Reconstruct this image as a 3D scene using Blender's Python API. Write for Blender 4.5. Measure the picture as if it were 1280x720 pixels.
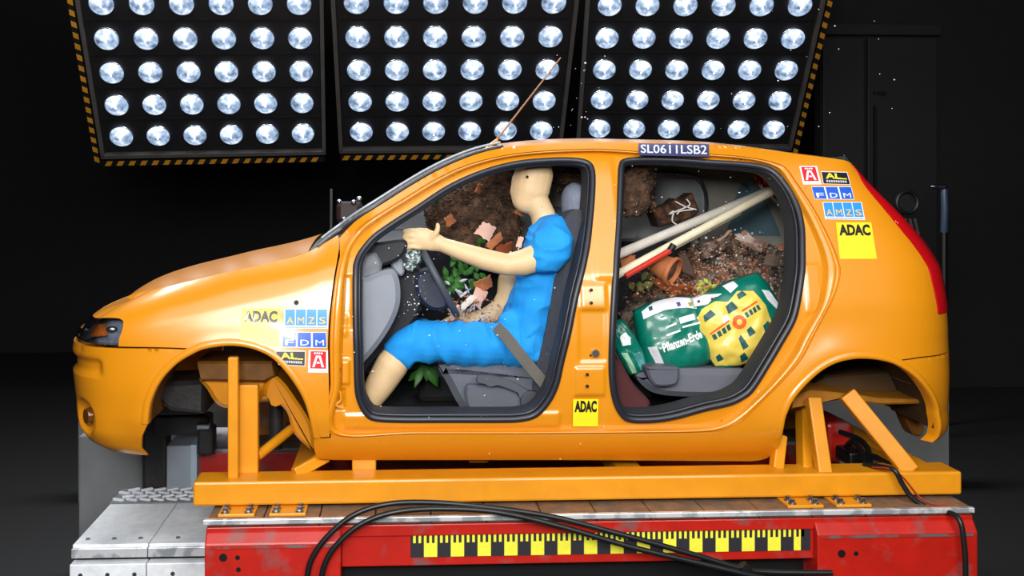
import bpy, bmesh, math, random
import numpy as np
from mathutils import Vector, Matrix, noise
from mathutils.geometry import delaunay_2d_cdt

for o in list(bpy.data.objects):
    bpy.data.objects.remove(o, do_unlink=True)
SC = bpy.context.scene
COL = SC.collection
random.seed(7)

# ------------------------------------------------------------------ camera
TH = math.radians(2.9)
CAM = Vector((0.0, -4.0, 2.0)); PPX, PPY, FPX = 560.0, 240.0, 1280.0
FW = Vector((math.sin(TH), math.cos(TH), 0)); RT = Vector((math.cos(TH), -math.sin(TH), 0)); UP = Vector((0, 0, 1))
cd = bpy.data.cameras.new('camera'); co = bpy.data.objects.new('camera', cd); COL.objects.link(co)
co.location = CAM; co.rotation_euler = (math.pi/2, 0, -TH)
cd.sensor_width = 36; cd.lens = FPX*36/1280
cd.shift_x = (640-PPX)/1280; cd.shift_y = -(360-PPY)/1280
cd.clip_end = 100
SC.camera = co

# ------------------------------------------------------------------ world, exposure
w = bpy.data.worlds.new('world'); SC.world = w; w.use_nodes = True
w.node_tree.nodes['Background'].inputs[0].default_value = (0.5, 0.55, 0.65, 1)
w.node_tree.nodes['Background'].inputs[1].default_value = 0.008
SC.view_settings.view_transform = 'Standard'; SC.view_settings.look = 'None'
SC.view_settings.gamma = 1; SC.view_settings.use_curve_mapping = False
SC.view_settings.exposure = -0.2

# ------------------------------------------------------------------ studio lamps of the hall (above and on the camera's side), and an added rear fill
def area(name, loc, aim, sx, sy, power, col=(1, 1, 1)):
    l = bpy.data.lights.new(name, 'AREA'); l.shape = 'RECTANGLE'; l.size = sx; l.size_y = sy
    l.energy = power; l.color = col
    o = bpy.data.objects.new(name, l); COL.objects.link(o); o.location = loc
    d = Vector(aim)-Vector(loc); o.rotation_euler = d.to_track_quat('-Z', 'Y').to_euler()
    return o
area('ceiling_softbox', (0.4, -2.6, 4.5), (0.4, 0.4, 1.4), 5.5, 2.2, 130)
area('front_softbox', (-0.9, -5.3, 3.6), (-0.2, 0.2, 1.6), 2.8, 1.3, 225, (1, 0.98, 0.95))
area('rear_softbox', (2.1, -5.3, 3.5), (1.4, 0.3, 1.6), 2.2, 1.2, 150, (1, 0.98, 0.95))
area('flash_head', (-0.4, -4.6, 2.55), (0.7, 0.6, 1.75), 0.6, 0.5, 115)
area('rear_fill', (-0.4, 2.7, 4.7), (-0.2, 0.8, 0.9), 5.0, 1.2, 430, (0.95, 0.97, 1))  # unseen light added behind to brighten bonnet and deck

# ------------------------------------------------------------------ pixel <-> world helpers (1280x720 frame)
def P(u, v, Y):
    d = FW + RT*((u-PPX)/FPX) + UP*((PPY-v)/FPX)
    return CAM + d*((Y-CAM.y)/d.y)
def px(p):
    d = Vector(p)-CAM; ww = d.dot(FW)
    return (PPX+FPX*d.dot(RT)/ww, PPY-FPX*d.dot(UP)/ww)
def lin(c):
    return tuple(((x/255)/12.92 if x/255 <= .04045 else ((x/255+.055)/1.055)**2.4) for x in c)

# ------------------------------------------------------------------ materials
MATS = {}
def mat(name, rgb, rough=.5, metal=0., coat=0., var=0., vscale=8., rgb2=None, mix_scale=None, mix_edge=(.45, .55),
        bump=0., bscale=60., emis=None, estr=0., alpha=1., trans=0., detail=3., ior=1.45, spec=.5, crough=.08):
    if name in MATS: return MATS[name]
    m = bpy.data.materials.new(name); m.use_nodes = True; nt = m.node_tree; N = nt.nodes; L = nt.links
    b = N['Principled BSDF']; c = lin(rgb)+(1,)
    b.inputs['Base Color'].default_value = c; b.inputs['Roughness'].default_value = rough
    b.inputs['Metallic'].default_value = metal; b.inputs['IOR'].default_value = ior
    b.inputs['Specular IOR Level'].default_value = spec
    if coat: b.inputs['Coat Weight'].default_value = coat; b.inputs['Coat Roughness'].default_value = crough
    if trans: b.inputs['Transmission Weight'].default_value = trans
    if alpha < 1: b.inputs['Alpha'].default_value = alpha
    if emis: b.inputs['Emission Color'].default_value = lin(emis)+(1,); b.inputs['Emission Strength'].default_value = estr
    tc = N.new('ShaderNodeTexCoord')
    src = None
    if rgb2:
        nz = N.new('ShaderNodeTexNoise'); nz.inputs['Scale'].default_value = mix_scale or 6; nz.inputs['Detail'].default_value = detail
        L.new(tc.outputs['Object'], nz.inputs['Vector'])
        rp = N.new('ShaderNodeValToRGB'); rp.color_ramp.elements[0].position = mix_edge[0]; rp.color_ramp.elements[1].position = mix_edge[1]
        rp.color_ramp.elements[0].color = c; rp.color_ramp.elements[1].color = lin(rgb2)+(1,)
        L.new(nz.outputs['Fac'], rp.inputs['Fac']); src = rp.outputs['Color']
    if var:
        nz = N.new('ShaderNodeTexNoise'); nz.inputs['Scale'].default_value = vscale; nz.inputs['Detail'].default_value = 4
        L.new(tc.outputs['Object'], nz.inputs['Vector'])
        mr = N.new('ShaderNodeMapRange'); mr.inputs['From Min'].default_value = .3; mr.inputs['From Max'].default_value = .7
        mr.inputs['To Min'].default_value = 1-var; mr.inputs['To Max'].default_value = 1+var
        L.new(nz.outputs['Fac'], mr.inputs['Value'])
        mx = N.new('ShaderNodeMix'); mx.data_type = 'RGBA'; mx.blend_type = 'MULTIPLY'; mx.inputs['Factor'].default_value = 1
        if src: L.new(src, mx.inputs['A'])
        else: mx.inputs['A'].default_value = c
        L.new(mr.outputs['Result'], mx.inputs['B']); src = mx.outputs['Result']
    if src: L.new(src, b.inputs['Base Color'])
    if bump:
        nz = N.new('ShaderNodeTexNoise'); nz.inputs['Scale'].default_value = bscale; nz.inputs['Detail'].default_value = 4
        L.new(tc.outputs['Object'], nz.inputs['Vector'])
        bp = N.new('ShaderNodeBump'); bp.inputs['Strength'].default_value = bump; bp.inputs['Distance'].default_value = .01
        L.new(nz.outputs['Fac'], bp.inputs['Height']); L.new(bp.outputs['Normal'], b.inputs['Normal'])
    MATS[name] = m
    return m

ORANGE = mat('orange_paint', (214, 136, 16), .34, coat=.9, var=.03, vscale=3, crough=.2)
FORANGE = mat('frame_orange_paint', (216, 140, 18), .42, coat=.3, var=.08, vscale=9)
RUBBER = mat('black_rubber', (30, 33, 42), .4, spec=.6)
DARKIN = mat('dark_interior', (22, 21, 21), .8, var=.3)
TRIM = mat('dark_trim', (46, 47, 52), .6, var=.15, bump=.1, bscale=300)
GREYP = mat('grey_plastic', (132, 138, 148), .45, var=.05)
SEATF = mat('seat_fabric', (62, 64, 72), .85, var=.12, vscale=60, bump=.25, bscale=500)
SEATP = mat('seat_plastic', (84, 88, 98), .5, var=.06)
HEADR = mat('headrest_fabric', (122, 130, 148), .8, var=.12, vscale=50, bump=.2, bscale=400)
SKIN = mat('dummy_vinyl', (218, 186, 142), .5, var=.05, vscale=14)
BLUE = mat('blue_cotton', (22, 146, 226), .8, var=.08, vscale=20, bump=.25, bscale=350)
RED = mat('red_enamel', (176, 24, 10), .42, coat=.15, rgb2=(120, 78, 76), mix_scale=9, mix_edge=(.56, .72), var=.12, vscale=12, detail=6)
ALU = mat('aluminium', (225, 228, 232), .38, .5, rgb2=(170, 176, 184), mix_scale=14, var=.08)
DECKM = mat('deck_metal', (236, 240, 244), .5, .1, rgb2=(206, 212, 220), mix_scale=5, mix_edge=(.4, .75), var=.08, vscale=30, bump=.15, bscale=25)
STEEL = mat('steel', (150, 155, 165), .3, 1.)
BLACKM = mat('black_panel', (12, 12, 16), .55, var=.2)
GREYF = mat('grey_frame', (62, 60, 58), .6, var=.15)
BLACK = mat('black_plastic', (14, 14, 15), .45)
CABLE = mat('cable_rubber', (20, 22, 24), .38)
WOODTOP = mat('worn_wood_top', (128, 96, 72), .6, rgb2=(104, 92, 82), mix_scale=9, mix_edge=(.45, .7), var=.25, vscale=25, bump=.2, bscale=80)
CONC = mat('concrete', (112, 114, 116), .85, var=.12, vscale=5, bump=.15, bscale=40)
HALL = mat('hall_black', (11, 11, 12), .9, var=.2)
DOORM = mat('hall_door', (26, 26, 29), .7, var=.1)

# ------------------------------------------------------------------ mesh helpers
def link_mesh(name, verts, faces, m=None, parent=None, smooth=True, angle=40):
    me = bpy.data.meshes.new(name)
    me.from_pydata([tuple(v) for v in verts], [], faces); me.update()
    bm = bmesh.new(); bm.from_mesh(me); bmesh.ops.recalc_face_normals(bm, faces=bm.faces); bm.to_mesh(me); bm.free()
    if m: me.materials.append(m)
    o = bpy.data.objects.new(name, me); COL.objects.link(o)
    if smooth:
        for p in me.polygons: p.use_smooth = True
        if angle: 
            me.set_sharp_from_angle(angle=math.radians(angle))
    if parent: o.parent = parent
    return o
class MB:
    def __init__(s): s.v = []; s.f = []
    def add(s, v, f):
        n = len(s.v); s.v += [Vector(a) for a in v]; s.f += [tuple(i+n for i in q) for q in f]; return s
    def box(s, a, b, M=None):
        x0, y0, z0 = a; x1, y1, z1 = b
        v = [(x0,y0,z0),(x1,y0,z0),(x1,y1,z0),(x0,y1,z0),(x0,y0,z1),(x1,y0,z1),(x1,y1,z1),(x0,y1,z1)]
        if M: v = [M @ Vector(q) for q in v]
        return s.add(v, [(0,3,2,1),(4,5,6,7),(0,1,5,4),(1,2,6,5),(2,3,7,6),(3,0,4,7)])
    def bar(s, a, b, wx, wy, up=(0, 1, 0)):
        a = Vector(a); b = Vector(b); d = (b-a).normalized(); r = d.cross(Vector(up)).normalized(); t = r.cross(d)
        v = []
        for p in (a, b):
            for i, j in ((-1,-1),(1,-1),(1,1),(-1,1)): v.append(p + r*(i*wx/2) + t*(j*wy/2))
        return s.add(v, [(0,3,2,1),(4,5,6,7),(0,1,5,4),(1,2,6,5),(2,3,7,6),(3,0,4,7)])
    def tube(s, pts, r, n=10, closed=False, caps=True, flat=1., ref=None):
        pts = [Vector(p) for p in pts]; m = len(pts); rs = r if isinstance(r, (list, tuple)) else [r]*m
        prev = None; V = []
        for i, p in enumerate(pts):
            if closed: t = pts[(i+1) % m]-pts[i-1]
            else: t = pts[min(i+1, m-1)]-pts[max(i-1, 0)]
            t.normalize()
            if ref is not None: a = Vector(ref)
            elif prev is None: a = Vector((0, 0, 1)) if abs(t.z) < .9 else Vector((1, 0, 0))
            else: a = prev
            a = (a - t*a.dot(t)); a.normalize(); prev = a; b = t.cross(a)
            for k in range(n):
                q = 2*math.pi*k/n; V.append(p + a*(math.cos(q)*rs[i]*flat) + b*(math.sin(q)*rs[i]))
        F = []
        for i in range(m if closed else m-1):
            for k in range(n):
                i2 = (i+1) % m
                F.append((i*n+k, i*n+(k+1) % n, i2*n+(k+1) % n, i2*n+k))
        if caps and not closed:
            F.append(tuple(range(n))[::-1]); F.append(tuple((m-1)*n+k for k in range(n)))
        return s.add(V, F)
    def cyl(s, a, b, r, n=16, r2=None): return s.tube([a, b], [r, r2 if r2 is not None else r], n)
    def prism(s, poly, Y0, Y1, inset=0., bev=0.):
        """polygon traced at depth Y0, extruded straight back to Y1"""
        a = [P(u, v, Y0) for u, v in poly]; n = len(a); d = Vector((0, Y1-Y0, 0))
        if bev:
            c = sum(a, Vector())/n
            sh = []
            for i in range(n):
                t = (a[(i+1) % n]-a[i-1]); nn = Vector((t.z, 0, -t.x)).normalized()
                if nn.dot(c-a[i]) < 0: nn = -nn
                sh.append(nn*bev)
            R0 = [p+q for p, q in zip(a, sh)]; R1 = [p+Vector((0, bev, 0)) for p in a]
            R2 = [p+d-Vector((0, bev, 0)) for p in a]; R3 = [p+q+d for p, q in zip(a, sh)]
            rings = [R0, R1, R2, R3]
        else: rings = [a, [p+d for p in a]]
        V = [p for r in rings for p in r]; F = []
        for k in range(len(rings)-1):
            for i in range(n): F.append((k*n+i, k*n+(i+1) % n, (k+1)*n+(i+1) % n, (k+1)*n+i))
        F.append(tuple(range(n))[::-1]); F.append(tuple((len(rings)-1)*n+i for i in range(n)))
        return s.add(V, F)
    def sphere(s, c, r, n=12, m=8, sc=(1, 1, 1)):
        V = [Vector(c)+Vector((0, 0, -r*sc[2]))]; F = []
        for i in range(1, m):
            q = -math.pi/2+math.pi*i/m
            for k in range(n):
                a = 2*math.pi*k/n
                V.append(Vector(c)+Vector((r*sc[0]*math.cos(q)*math.cos(a), r*sc[1]*math.cos(q)*math.sin(a), r*sc[2]*math.sin(q))))
        V.append(Vector(c)+Vector((0, 0, r*sc[2])))
        for k in range(n): F.append((0, 1+(k+1) % n, 1+k)); F.append((len(V)-1, 1+(m-2)*n+k, 1+(m-2)*n+(k+1) % n))
        for i in range(m-2):
            for k in range(n): F.append((1+i*n+k, 1+i*n+(k+1) % n, 1+(i+1)*n+(k+1) % n, 1+(i+1)*n+k))
        return s.add(V, F)
    def grid(s, f, nu, nv, closed_u=False):
        V = [f(i/(nu if closed_u else nu-1), j/(nv-1)) for j in range(nv) for i in range(nu)]; F = []
        for j in range(nv-1):
            for i in range(nu if closed_u else nu-1):
                F.append((j*nu+i, j*nu+(i+1) % nu, (j+1)*nu+(i+1) % nu, (j+1)*nu+i))
        return s.add(V, F)
    def build(s, name, m, parent=None, smooth=True, angle=40, bevel=0.):
        o = link_mesh(name, s.v, s.f, m, parent, smooth, angle)
        if bevel:
            bv = o.modifiers.new('bevel', 'BEVEL'); bv.width = bevel; bv.segments = 2; bv.limit_method = 'ANGLE'; bv.angle_limit = math.radians(35)
        return o
def thing(name, label, cat, loc=(0, 0, 0), group=None):
    o = bpy.data.objects.new(name, None); COL.objects.link(o); o.location = loc; o.empty_display_size = .1
    o['label'] = label; o['category'] = cat
    if group: o['group'] = group
    return o
def tag(o, label, cat, group=None, kind=None):
    o['label'] = label
    if cat: o['category'] = cat
    if group: o['group'] = group
    if kind: o['kind'] = kind
    return o
def struct(o, label=None):
    o['kind'] = 'structure'
    if label: o['label'] = label
    return o
def reparent(root, loc):
    """move a thing's origin to its base: children were built in world coordinates"""
    root.location = loc
    for c in root.children: c.matrix_parent_inverse = Matrix.Translation(-Vector(loc))
def spline(pts, n=6, closed=False):
    pts = [tuple(p) for p in pts]; m = len(pts); out = []
    rng = range(m) if closed else range(m-1)
    for i in rng:
        p0 = pts[i-1] if (closed or i > 0) else pts[0]; p1 = pts[i]; p2 = pts[(i+1) % m]
        p3 = pts[(i+2) % m] if (closed or i+2 < m) else pts[-1]
        for k in range(n):
            t = k/n; out.append(tuple(.5*((2*b)+(-a+c)*t+(2*a-5*b+4*c-d)*t*t+(-a+3*b-3*c+d)*t**3) for a, b, c, d in zip(p0, p1, p2, p3)))
    if not closed: out.append(pts[-1])
    return out
def poly_from(*segs):
    """closed polygon from open polylines, each smoothed by itself, corners kept between them"""
    out = []
    for s in segs:
        q = spline(s, 6) if len(s) > 2 else list(s)
        if out and (abs(out[-1][0]-q[0][0])+abs(out[-1][1]-q[0][1])) < 1e-6: q = q[1:]
        out += q
    if abs(out[0][0]-out[-1][0])+abs(out[0][1]-out[-1][1]) < 1e-6: out = out[:-1]
    return out
def densify(poly, d):
    out = []
    for i, a in enumerate(poly):
        b = poly[(i+1) % len(poly)]; L = math.hypot(b[0]-a[0], b[1]-a[1]); k = max(1, int(math.ceil(L/d)))
        for j in range(k): out.append((a[0]+(b[0]-a[0])*j/k, a[1]+(b[1]-a[1])*j/k))
    return out
def inside(pts, poly):
    x = pts[:, 0]; y = pts[:, 1]; r = np.zeros(len(pts), bool); p = np.array(poly); q = np.roll(p, -1, 0)
    for (x1, y1), (x2, y2) in zip(p, q):
        c = ((y1 > y) != (y2 > y))
        if c.any():
            r[c] ^= x[c] < (x2-x1)*(y[c]-y1)/(y2-y1)+x1
    return r
def cdt(outer, holes, spacing, edge_d):
    """triangulate a polygon with holes and an even inner grid; returns 2d verts, tris, boundary edges"""
    loops = [densify(outer, edge_d)]+[densify(h, edge_d) for h in holes]
    V = []; E = []
    for lp in loops:
        n = len(V); V += lp; E += [(n+i, n+(i+1) % len(lp)) for i in range(len(lp))]
    B = np.array(V); a = np.array(outer)
    xs = np.arange(a[:, 0].min(), a[:, 0].max(), spacing); ys = np.arange(a[:, 1].min(), a[:, 1].max(), spacing*.866)
    g = np.array([(x+(spacing/2 if j % 2 else 0), y) for j, y in enumerate(ys) for x in xs])
    k = inside(g, loops[0])
    for lp in loops[1:]: k &= ~inside(g, lp)
    g = g[k]
    if len(g):
        keep = np.ones(len(g), bool)
        for i in range(0, len(g), 2000):
            d = ((g[i:i+2000, None, :]-B[None, :, :])**2).sum(2).min(1); keep[i:i+2000] = d > (spacing*.55)**2
        g = g[keep]; V = V+[tuple(q) for q in g]
    ov, oe, of, _, _, _ = delaunay_2d_cdt([Vector(q) for q in V], E, [], 0, 1e-7)
    cen = np.array([np.mean([ov[i] for i in f], 0) for f in of])
    k = inside(cen, loops[0])
    for lp in loops[1:]: k &= ~inside(cen, lp)
    F = [tuple(f) for f, q in zip(of, k) if q]
    cnt = {}
    for f in F:
        for i in range(len(f)):
            e = (f[i], f[(i+1) % len(f)]); cnt[tuple(sorted(e))] = cnt.get(tuple(sorted(e)), 0)+1
    bd = [e for e, c in cnt.items() if c == 1]
    return [(q.x, q.y) for q in ov], F, bd
TXT = {}
def text_geo(body, bold=0.):
    """2d triangles of a word, fitted to the unit square"""
    if (body, bold) in TXT: return TXT[(body, bold)]
    c = bpy.data.curves.new('t', 'FONT'); c.body = body; c.offset = bold; c.fill_mode = 'FRONT'; c.resolution_u = 3
    c.dimensions = '2D'
    o = bpy.data.objects.new('t', c); COL.objects.link(o)
    bpy.context.view_layer.update()
    me = bpy.data.meshes.new_from_object(o.evaluated_get(bpy.context.evaluated_depsgraph_get()))
    bm = bmesh.new(); bm.from_mesh(me); bmesh.ops.triangulate(bm, faces=bm.faces); bm.verts.ensure_lookup_table()
    V = [(v.co.x, v.co.y) for v in bm.verts]; F = [tuple(v.index for v in f.verts) for f in bm.faces]; bm.free()
    bpy.data.objects.remove(o); bpy.data.curves.remove(c); bpy.data.meshes.remove(me)
    x0 = min(v[0] for v in V); x1 = max(v[0] for v in V); y0 = min(v[1] for v in V); y1 = max(v[1] for v in V)
    V = [((a-x0)/(x1-x0), (b-y0)/(y1-y0)) for a, b in V]
    TXT[(body, bold)] = (V, F); return V, F
def sm(t): t = min(1, max(0, t)); return t*t*(3-2*t)

# ================================================================== the hall
fl = MB().box((-9, -7, -.1), (10, 10, 0)).build('floor', mat('hall_floor', (8, 8, 9), .7, var=.2), None, False)
struct(fl, 'dark hall floor')
struct(MB().box((-9, 9, 0), (10, 9.2, 7)).build('wall_back', HALL, None, False), 'black back wall of the hall')
struct(MB().box((-6.2, -3, 0), (-6, 9, 7)).build('wall_left', HALL, None, False), 'black side wall of the hall')
# right hand wall with panelled doors, dim
rb = 6.2
wr = MB()
a = P(1026, 44, rb); 
wr.box((a.x, rb, 0), (7.5, rb+.15, 7)); wr.v = wr.v
struct(wr.build('wall_right', mat('hall_wall_dark', (17, 17, 19), .8, var=.15), None, False), 'dark wall behind the rear of the car')
def quadbox(u0, v0, u1, v1, Y, th, m, name, parent=None, bevel=0.):
    A = P(u0, v1, Y); B = P(u1, v0, Y)
    return MB().box((A.x, Y, A.z), (B.x, Y+th, B.z)).build(name, m, parent, False, bevel=bevel)
d1 = struct(quadbox(1085, 47, 1172, 470, rb-.05, .05, DOORM, 'door_1', bevel=.01), 'plain dark hall door')
h = MB().bar(P(1093, 116, rb-.10), P(1107, 116, rb-.10), .03, .03).cyl(P(1095, 116, rb-.1), P(1095, 116, rb-.05), .02); h.build('door_handle', BLACK, d1)
quadbox(1093, 132, 1096, 300, rb-.08, .03, BLACK, 'closing_strip', d1)
d2 = struct(quadbox(1029, 47, 1081, 470, rb-.05, .05, DOORM, 'door_2', bevel=.01), 'dark door leaf next to the lamp bank')
t1 = struct(quadbox(1026, 30, 1178, 43, rb-.09, .09, GREYF if False else DOORM, 'trim_1', bevel=.01), 'dark lintel over the hall doors')

# low concrete wall and blocks behind the track
A = P(98, 505, 2.7)
struct(MB().box((A.x, 2.7, 0), (P(1186, 505, 2.7).x, 2.9, .70)).build('wall_low', CONC, None, False), 'low grey concrete wall behind the track')

# ------------------------------------------------------------------ lamp banks
REFL = bpy.data.materials.new('lens_painted_highlight'); REFL.use_nodes = True
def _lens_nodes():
    # lit lamp: the reflector's highlights, a bright fan, are painted into its glow
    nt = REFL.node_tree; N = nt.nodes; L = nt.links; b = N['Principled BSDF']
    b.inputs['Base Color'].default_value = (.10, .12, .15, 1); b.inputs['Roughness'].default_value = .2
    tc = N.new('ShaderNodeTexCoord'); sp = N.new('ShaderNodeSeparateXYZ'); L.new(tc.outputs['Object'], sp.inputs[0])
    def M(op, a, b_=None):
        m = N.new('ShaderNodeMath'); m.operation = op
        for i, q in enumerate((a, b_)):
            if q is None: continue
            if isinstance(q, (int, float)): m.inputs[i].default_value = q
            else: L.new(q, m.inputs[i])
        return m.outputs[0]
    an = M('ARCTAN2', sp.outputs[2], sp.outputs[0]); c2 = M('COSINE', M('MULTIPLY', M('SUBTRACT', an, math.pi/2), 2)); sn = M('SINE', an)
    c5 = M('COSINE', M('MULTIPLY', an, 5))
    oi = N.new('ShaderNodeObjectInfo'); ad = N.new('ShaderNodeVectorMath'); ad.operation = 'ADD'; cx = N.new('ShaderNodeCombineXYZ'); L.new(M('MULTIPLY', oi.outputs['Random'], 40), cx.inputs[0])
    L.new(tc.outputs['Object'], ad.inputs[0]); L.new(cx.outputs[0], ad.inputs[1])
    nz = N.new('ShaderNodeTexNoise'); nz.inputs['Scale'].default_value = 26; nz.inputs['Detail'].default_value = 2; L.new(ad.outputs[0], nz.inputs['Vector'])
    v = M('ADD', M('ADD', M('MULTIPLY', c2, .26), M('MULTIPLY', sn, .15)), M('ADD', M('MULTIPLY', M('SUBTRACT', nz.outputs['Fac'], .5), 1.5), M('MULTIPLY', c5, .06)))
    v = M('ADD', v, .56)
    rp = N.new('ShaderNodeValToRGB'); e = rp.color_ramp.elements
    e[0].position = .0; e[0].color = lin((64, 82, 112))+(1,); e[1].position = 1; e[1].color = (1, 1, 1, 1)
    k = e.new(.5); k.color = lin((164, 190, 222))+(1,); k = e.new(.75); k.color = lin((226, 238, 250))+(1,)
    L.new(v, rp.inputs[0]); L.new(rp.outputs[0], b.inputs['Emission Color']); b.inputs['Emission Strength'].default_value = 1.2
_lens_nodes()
BULB = mat('lamp_bulb', (255, 255, 255), .3, emis=(235, 243, 255), estr=4)
LENSM = mat('lamp_rim', (205, 212, 222), .25, 1.)
YEL = mat('tape_yellow', (170, 116, 18), .6, var=.15)
def reflector_mesh():
    # fluted front lens: a shallow cone of radial facets over a silvered bowl
    b = MB(); prof = [(.003, -.048), (.020, -.044), (.045, -.036), (.068, -.024), (.085, -.012), (.094, .002)]; n = 36
    V = []; F = []
    for i, (r, y) in enumerate(prof):
        for k in range(n):
            q = 2*math.pi*k/n; V.append((r*math.cos(q), y-.0010*(k % 2)*(1 if 0 < i < 5 else 0), r*math.sin(q)))
    for i in range(len(prof)-1):
        for k in range(n): F.append((i*n+k, i*n+(k+1) % n, (i+1)*n+(k+1) % n, (i+1)*n+k))
    F.append(tuple(range(n)))
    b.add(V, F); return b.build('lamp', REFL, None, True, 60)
def rim_mesh():
    b = MB(); b.tube([(.096*math.cos(q), .002, .096*math.sin(q)) for q in [2*math.pi*k/28 for k in range(28)]], .005, 6, closed=True)
    return b.build('rim', LENSM)
def bulb_mesh():
    b = MB().sphere((0, -.047, 0), .007, 10, 6, (1, .5, 1)); return b.build('bulb', BULB)
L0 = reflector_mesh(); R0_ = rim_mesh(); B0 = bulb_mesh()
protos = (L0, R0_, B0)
PANELS = [((-1.524, 4.374, 2.969), (35.15, 5.51, -1.66), 'lamp bank over the bonnet, tape along its left edge', 'L'),
          ((.456, 4.132, 2.970), (38.98, .40, -.77), 'middle lamp bank behind the car aerial', 'M'),
          ((2.487, 4.419, 3.015), (38.25, -6.18, .71), 'lamp bank over the rear window, next to the dark doors', 'R')]
first = True
for o_, (ra, rb_, rc), lab, side in PANELS:
    M = Matrix.Rotation(math.radians(rb_), 4, 'Z') @ Matrix.Rotation(math.radians(ra), 4, 'X') @ Matrix.Rotation(math.radians(rc), 4, 'Y')
    t = thing('lamp_bank', 'black panel of round floodlights, ' + lab, 'lamp bank', group='floodlight banks behind the car')
    t.matrix_world = Matrix.Translation(o_) @ M
    zt, zb, hw = 1.10, -.765, .905
    MB().box((-hw, .03, zb), (hw, .09, zt)).build('backing_panel', BLACKM, t, False)
    for j in range(-1, 4):        # seams between the rows of housings
        MB().box((-hw+.02, .018, -(j-1.5)*.3-.008), (hw-.02, .032, -(j-1.5)*.3+.008)).build('row_divider', BLACK, t, False)
    for sx in (-1, 1): MB().box((sx*.925-.016, -.01, zb-.03), (sx*.925+.016, .06, zt)).build('side_rail', GREYF, t, False, bevel=.004)
    MB().box((-.94, -.01, zb-.05), (.94, .06, zb-.012)).build('bottom_rail', GREYF, t, False, bevel=.004)
    # hazard tape below (and on the outer edge)
    strips = [((-.93, zb-.125), (.93, zb-.075), 'h')] if side != 'R' else [((-.93, zb-.125), (.93, zb-.075), 'h')]
    if side == 'L': strips.append(((-1.00, zb-.1), (-.955, zt), 'v'))
    if side == 'R': strips.append(((.955, zb-.1), (1.0, zt), 'v'))
    for (x0, z0), (x1, z1), kind in strips:
        tp = MB().box((x0, .0, z0), (x1, .02, z1)).build('hazard_tape', BLACK, t, False)
        sb = MB(); L = (x1-x0) if kind == 'h' else (z1-z0); n = int(L/.096)
        for k in range(n):
            c = k*.096+.01
            if kind == 'h': v = [(x0+c, -.003, z0+.003), (x0+c+.046, -.003, z0+.003), (x0+c+.07, -.003, z1-.003), (x0+c+.024, -.003, z1-.003)]
            else: v = [(x0+.003, -.003, z0+c+.02), (x1-.003, -.003, z0+c), (x1-.003, -.003, z0+c+.046), (x0+.003, -.003, z0+c+.066)]
            sb.add(v+[(a, .001, d) for a, _, d in v], [(0, 1, 2, 3), (7, 6, 5, 4), (0, 4, 5, 1), (1, 5, 6, 2), (2, 6, 7, 3), (3, 7, 4, 0)])
        sb.build('stripes', YEL, tp, False)
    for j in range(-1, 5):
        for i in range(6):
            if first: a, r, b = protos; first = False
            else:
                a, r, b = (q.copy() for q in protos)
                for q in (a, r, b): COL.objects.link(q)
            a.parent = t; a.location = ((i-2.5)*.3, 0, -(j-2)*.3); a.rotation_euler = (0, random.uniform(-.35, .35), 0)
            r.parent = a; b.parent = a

# ------------------------------------------------------------------ track deck on the left
DZ = .55
xl = P(92, 650, .3).x
deck = thing('track_deck', 'bright aluminium track deck left of the red sled', 'deck')
x_end = 2.3
xs = [xl, -1.02, -.30, .6, 1.6, x_end]
for i in range(5):
    MB().box((xs[i]+.002, .28, DZ-.03), (xs[i+1]-.002, .83, DZ)).build('deck_plate', DECKM, deck, False, bevel=.003)
    MB().box((xs[i]+.002, .262, DZ-.05), (xs[i+1]-.002, .279, DZ-.012)).build('edge_strip', ALU, deck, False, bevel=.002)
    MB().box((xs[i]+.002, .24, .30), (xs[i+1]-.002, .30, DZ-.068)).build('side_plate', DECKM, deck, False, bevel=.004)
    for q in (.15, .5, .85):
        x = xs[i]+(xs[i+1]-xs[i])*q; MB().cyl((x, .34, DZ-.002), (x, .34, DZ+.006), .009, 8).build('deck_bolt', STEEL, deck); MB().cyl((x, .235, .44), (x, .245, .44), .009, 8).build('deck_bolt', STEEL, deck)
MB().box((xl, .30, .05), (x_end, .83, DZ-.07)).build('deck_core', BLACK, deck, False)
tp = MB().box((xl, .84, DZ-.03), (x_end, 1.06, DZ+.004)).build('tread_plate', mat('tread_metal', (120, 124, 130), .5, .2, var=.1, vscale=40), deck, False)
b = MB()
for j in range(4):
    for i in range(int((x_end-xl)/.062)):
        x = xl+.03+i*.062+(j % 2)*.031; y = .87+j*.054; ang = .55 if j % 2 else -.45
        b.bar((x-.028*math.cos(ang), y-.028*math.sin(ang), DZ+.008), (x+.028*math.cos(ang), y+.028*math.sin(ang), DZ+.008), .014, .010, (0, 0, 1))
r = b.build('tread_ribs', DECKM, tp, False); r['kind'] = 'stuff'
reparent(deck, ((xl+x_end)/2, .55, 0))

# posts and boxes standing behind the deck
def block(u0, v0, u1, v1, Y, th, m, name, label, cat, bev=.006):
    o = quadbox(u0, v0, u1, v1, Y, th, m, name, None, bev)
    return tag(o, label, cat)
DG = mat('charcoal_metal', (38, 36, 36), .6, var=.25, vscale=20, bump=.3, bscale=40)
LG = mat('pale_grey_paint', (150, 160, 170), .5, var=.06)
c = thing('guide_post', 'dark vertical post with clamp beside the grey box', 'post')
q = P(196, 612, 1.12)
for nm, (u0, v0, u1, v1), Y in (('post_body', (178, 470, 208, 613), 1.10), ('clamp_arm', (190, 520, 262, 545), 1.07), ('clamp_jaw', (246, 535, 266, 570), 1.05), ('post_head', (186, 480, 252, 520), 1.06)):
    quadbox(u0, v0, u1, v1, Y, .12, DG, nm, c, .015)
b = MB().cyl(P(247, 533, 1.03), P(262, 533, 1.03), .02, 12); b.build('clamp_pin', STEEL, c)
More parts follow.
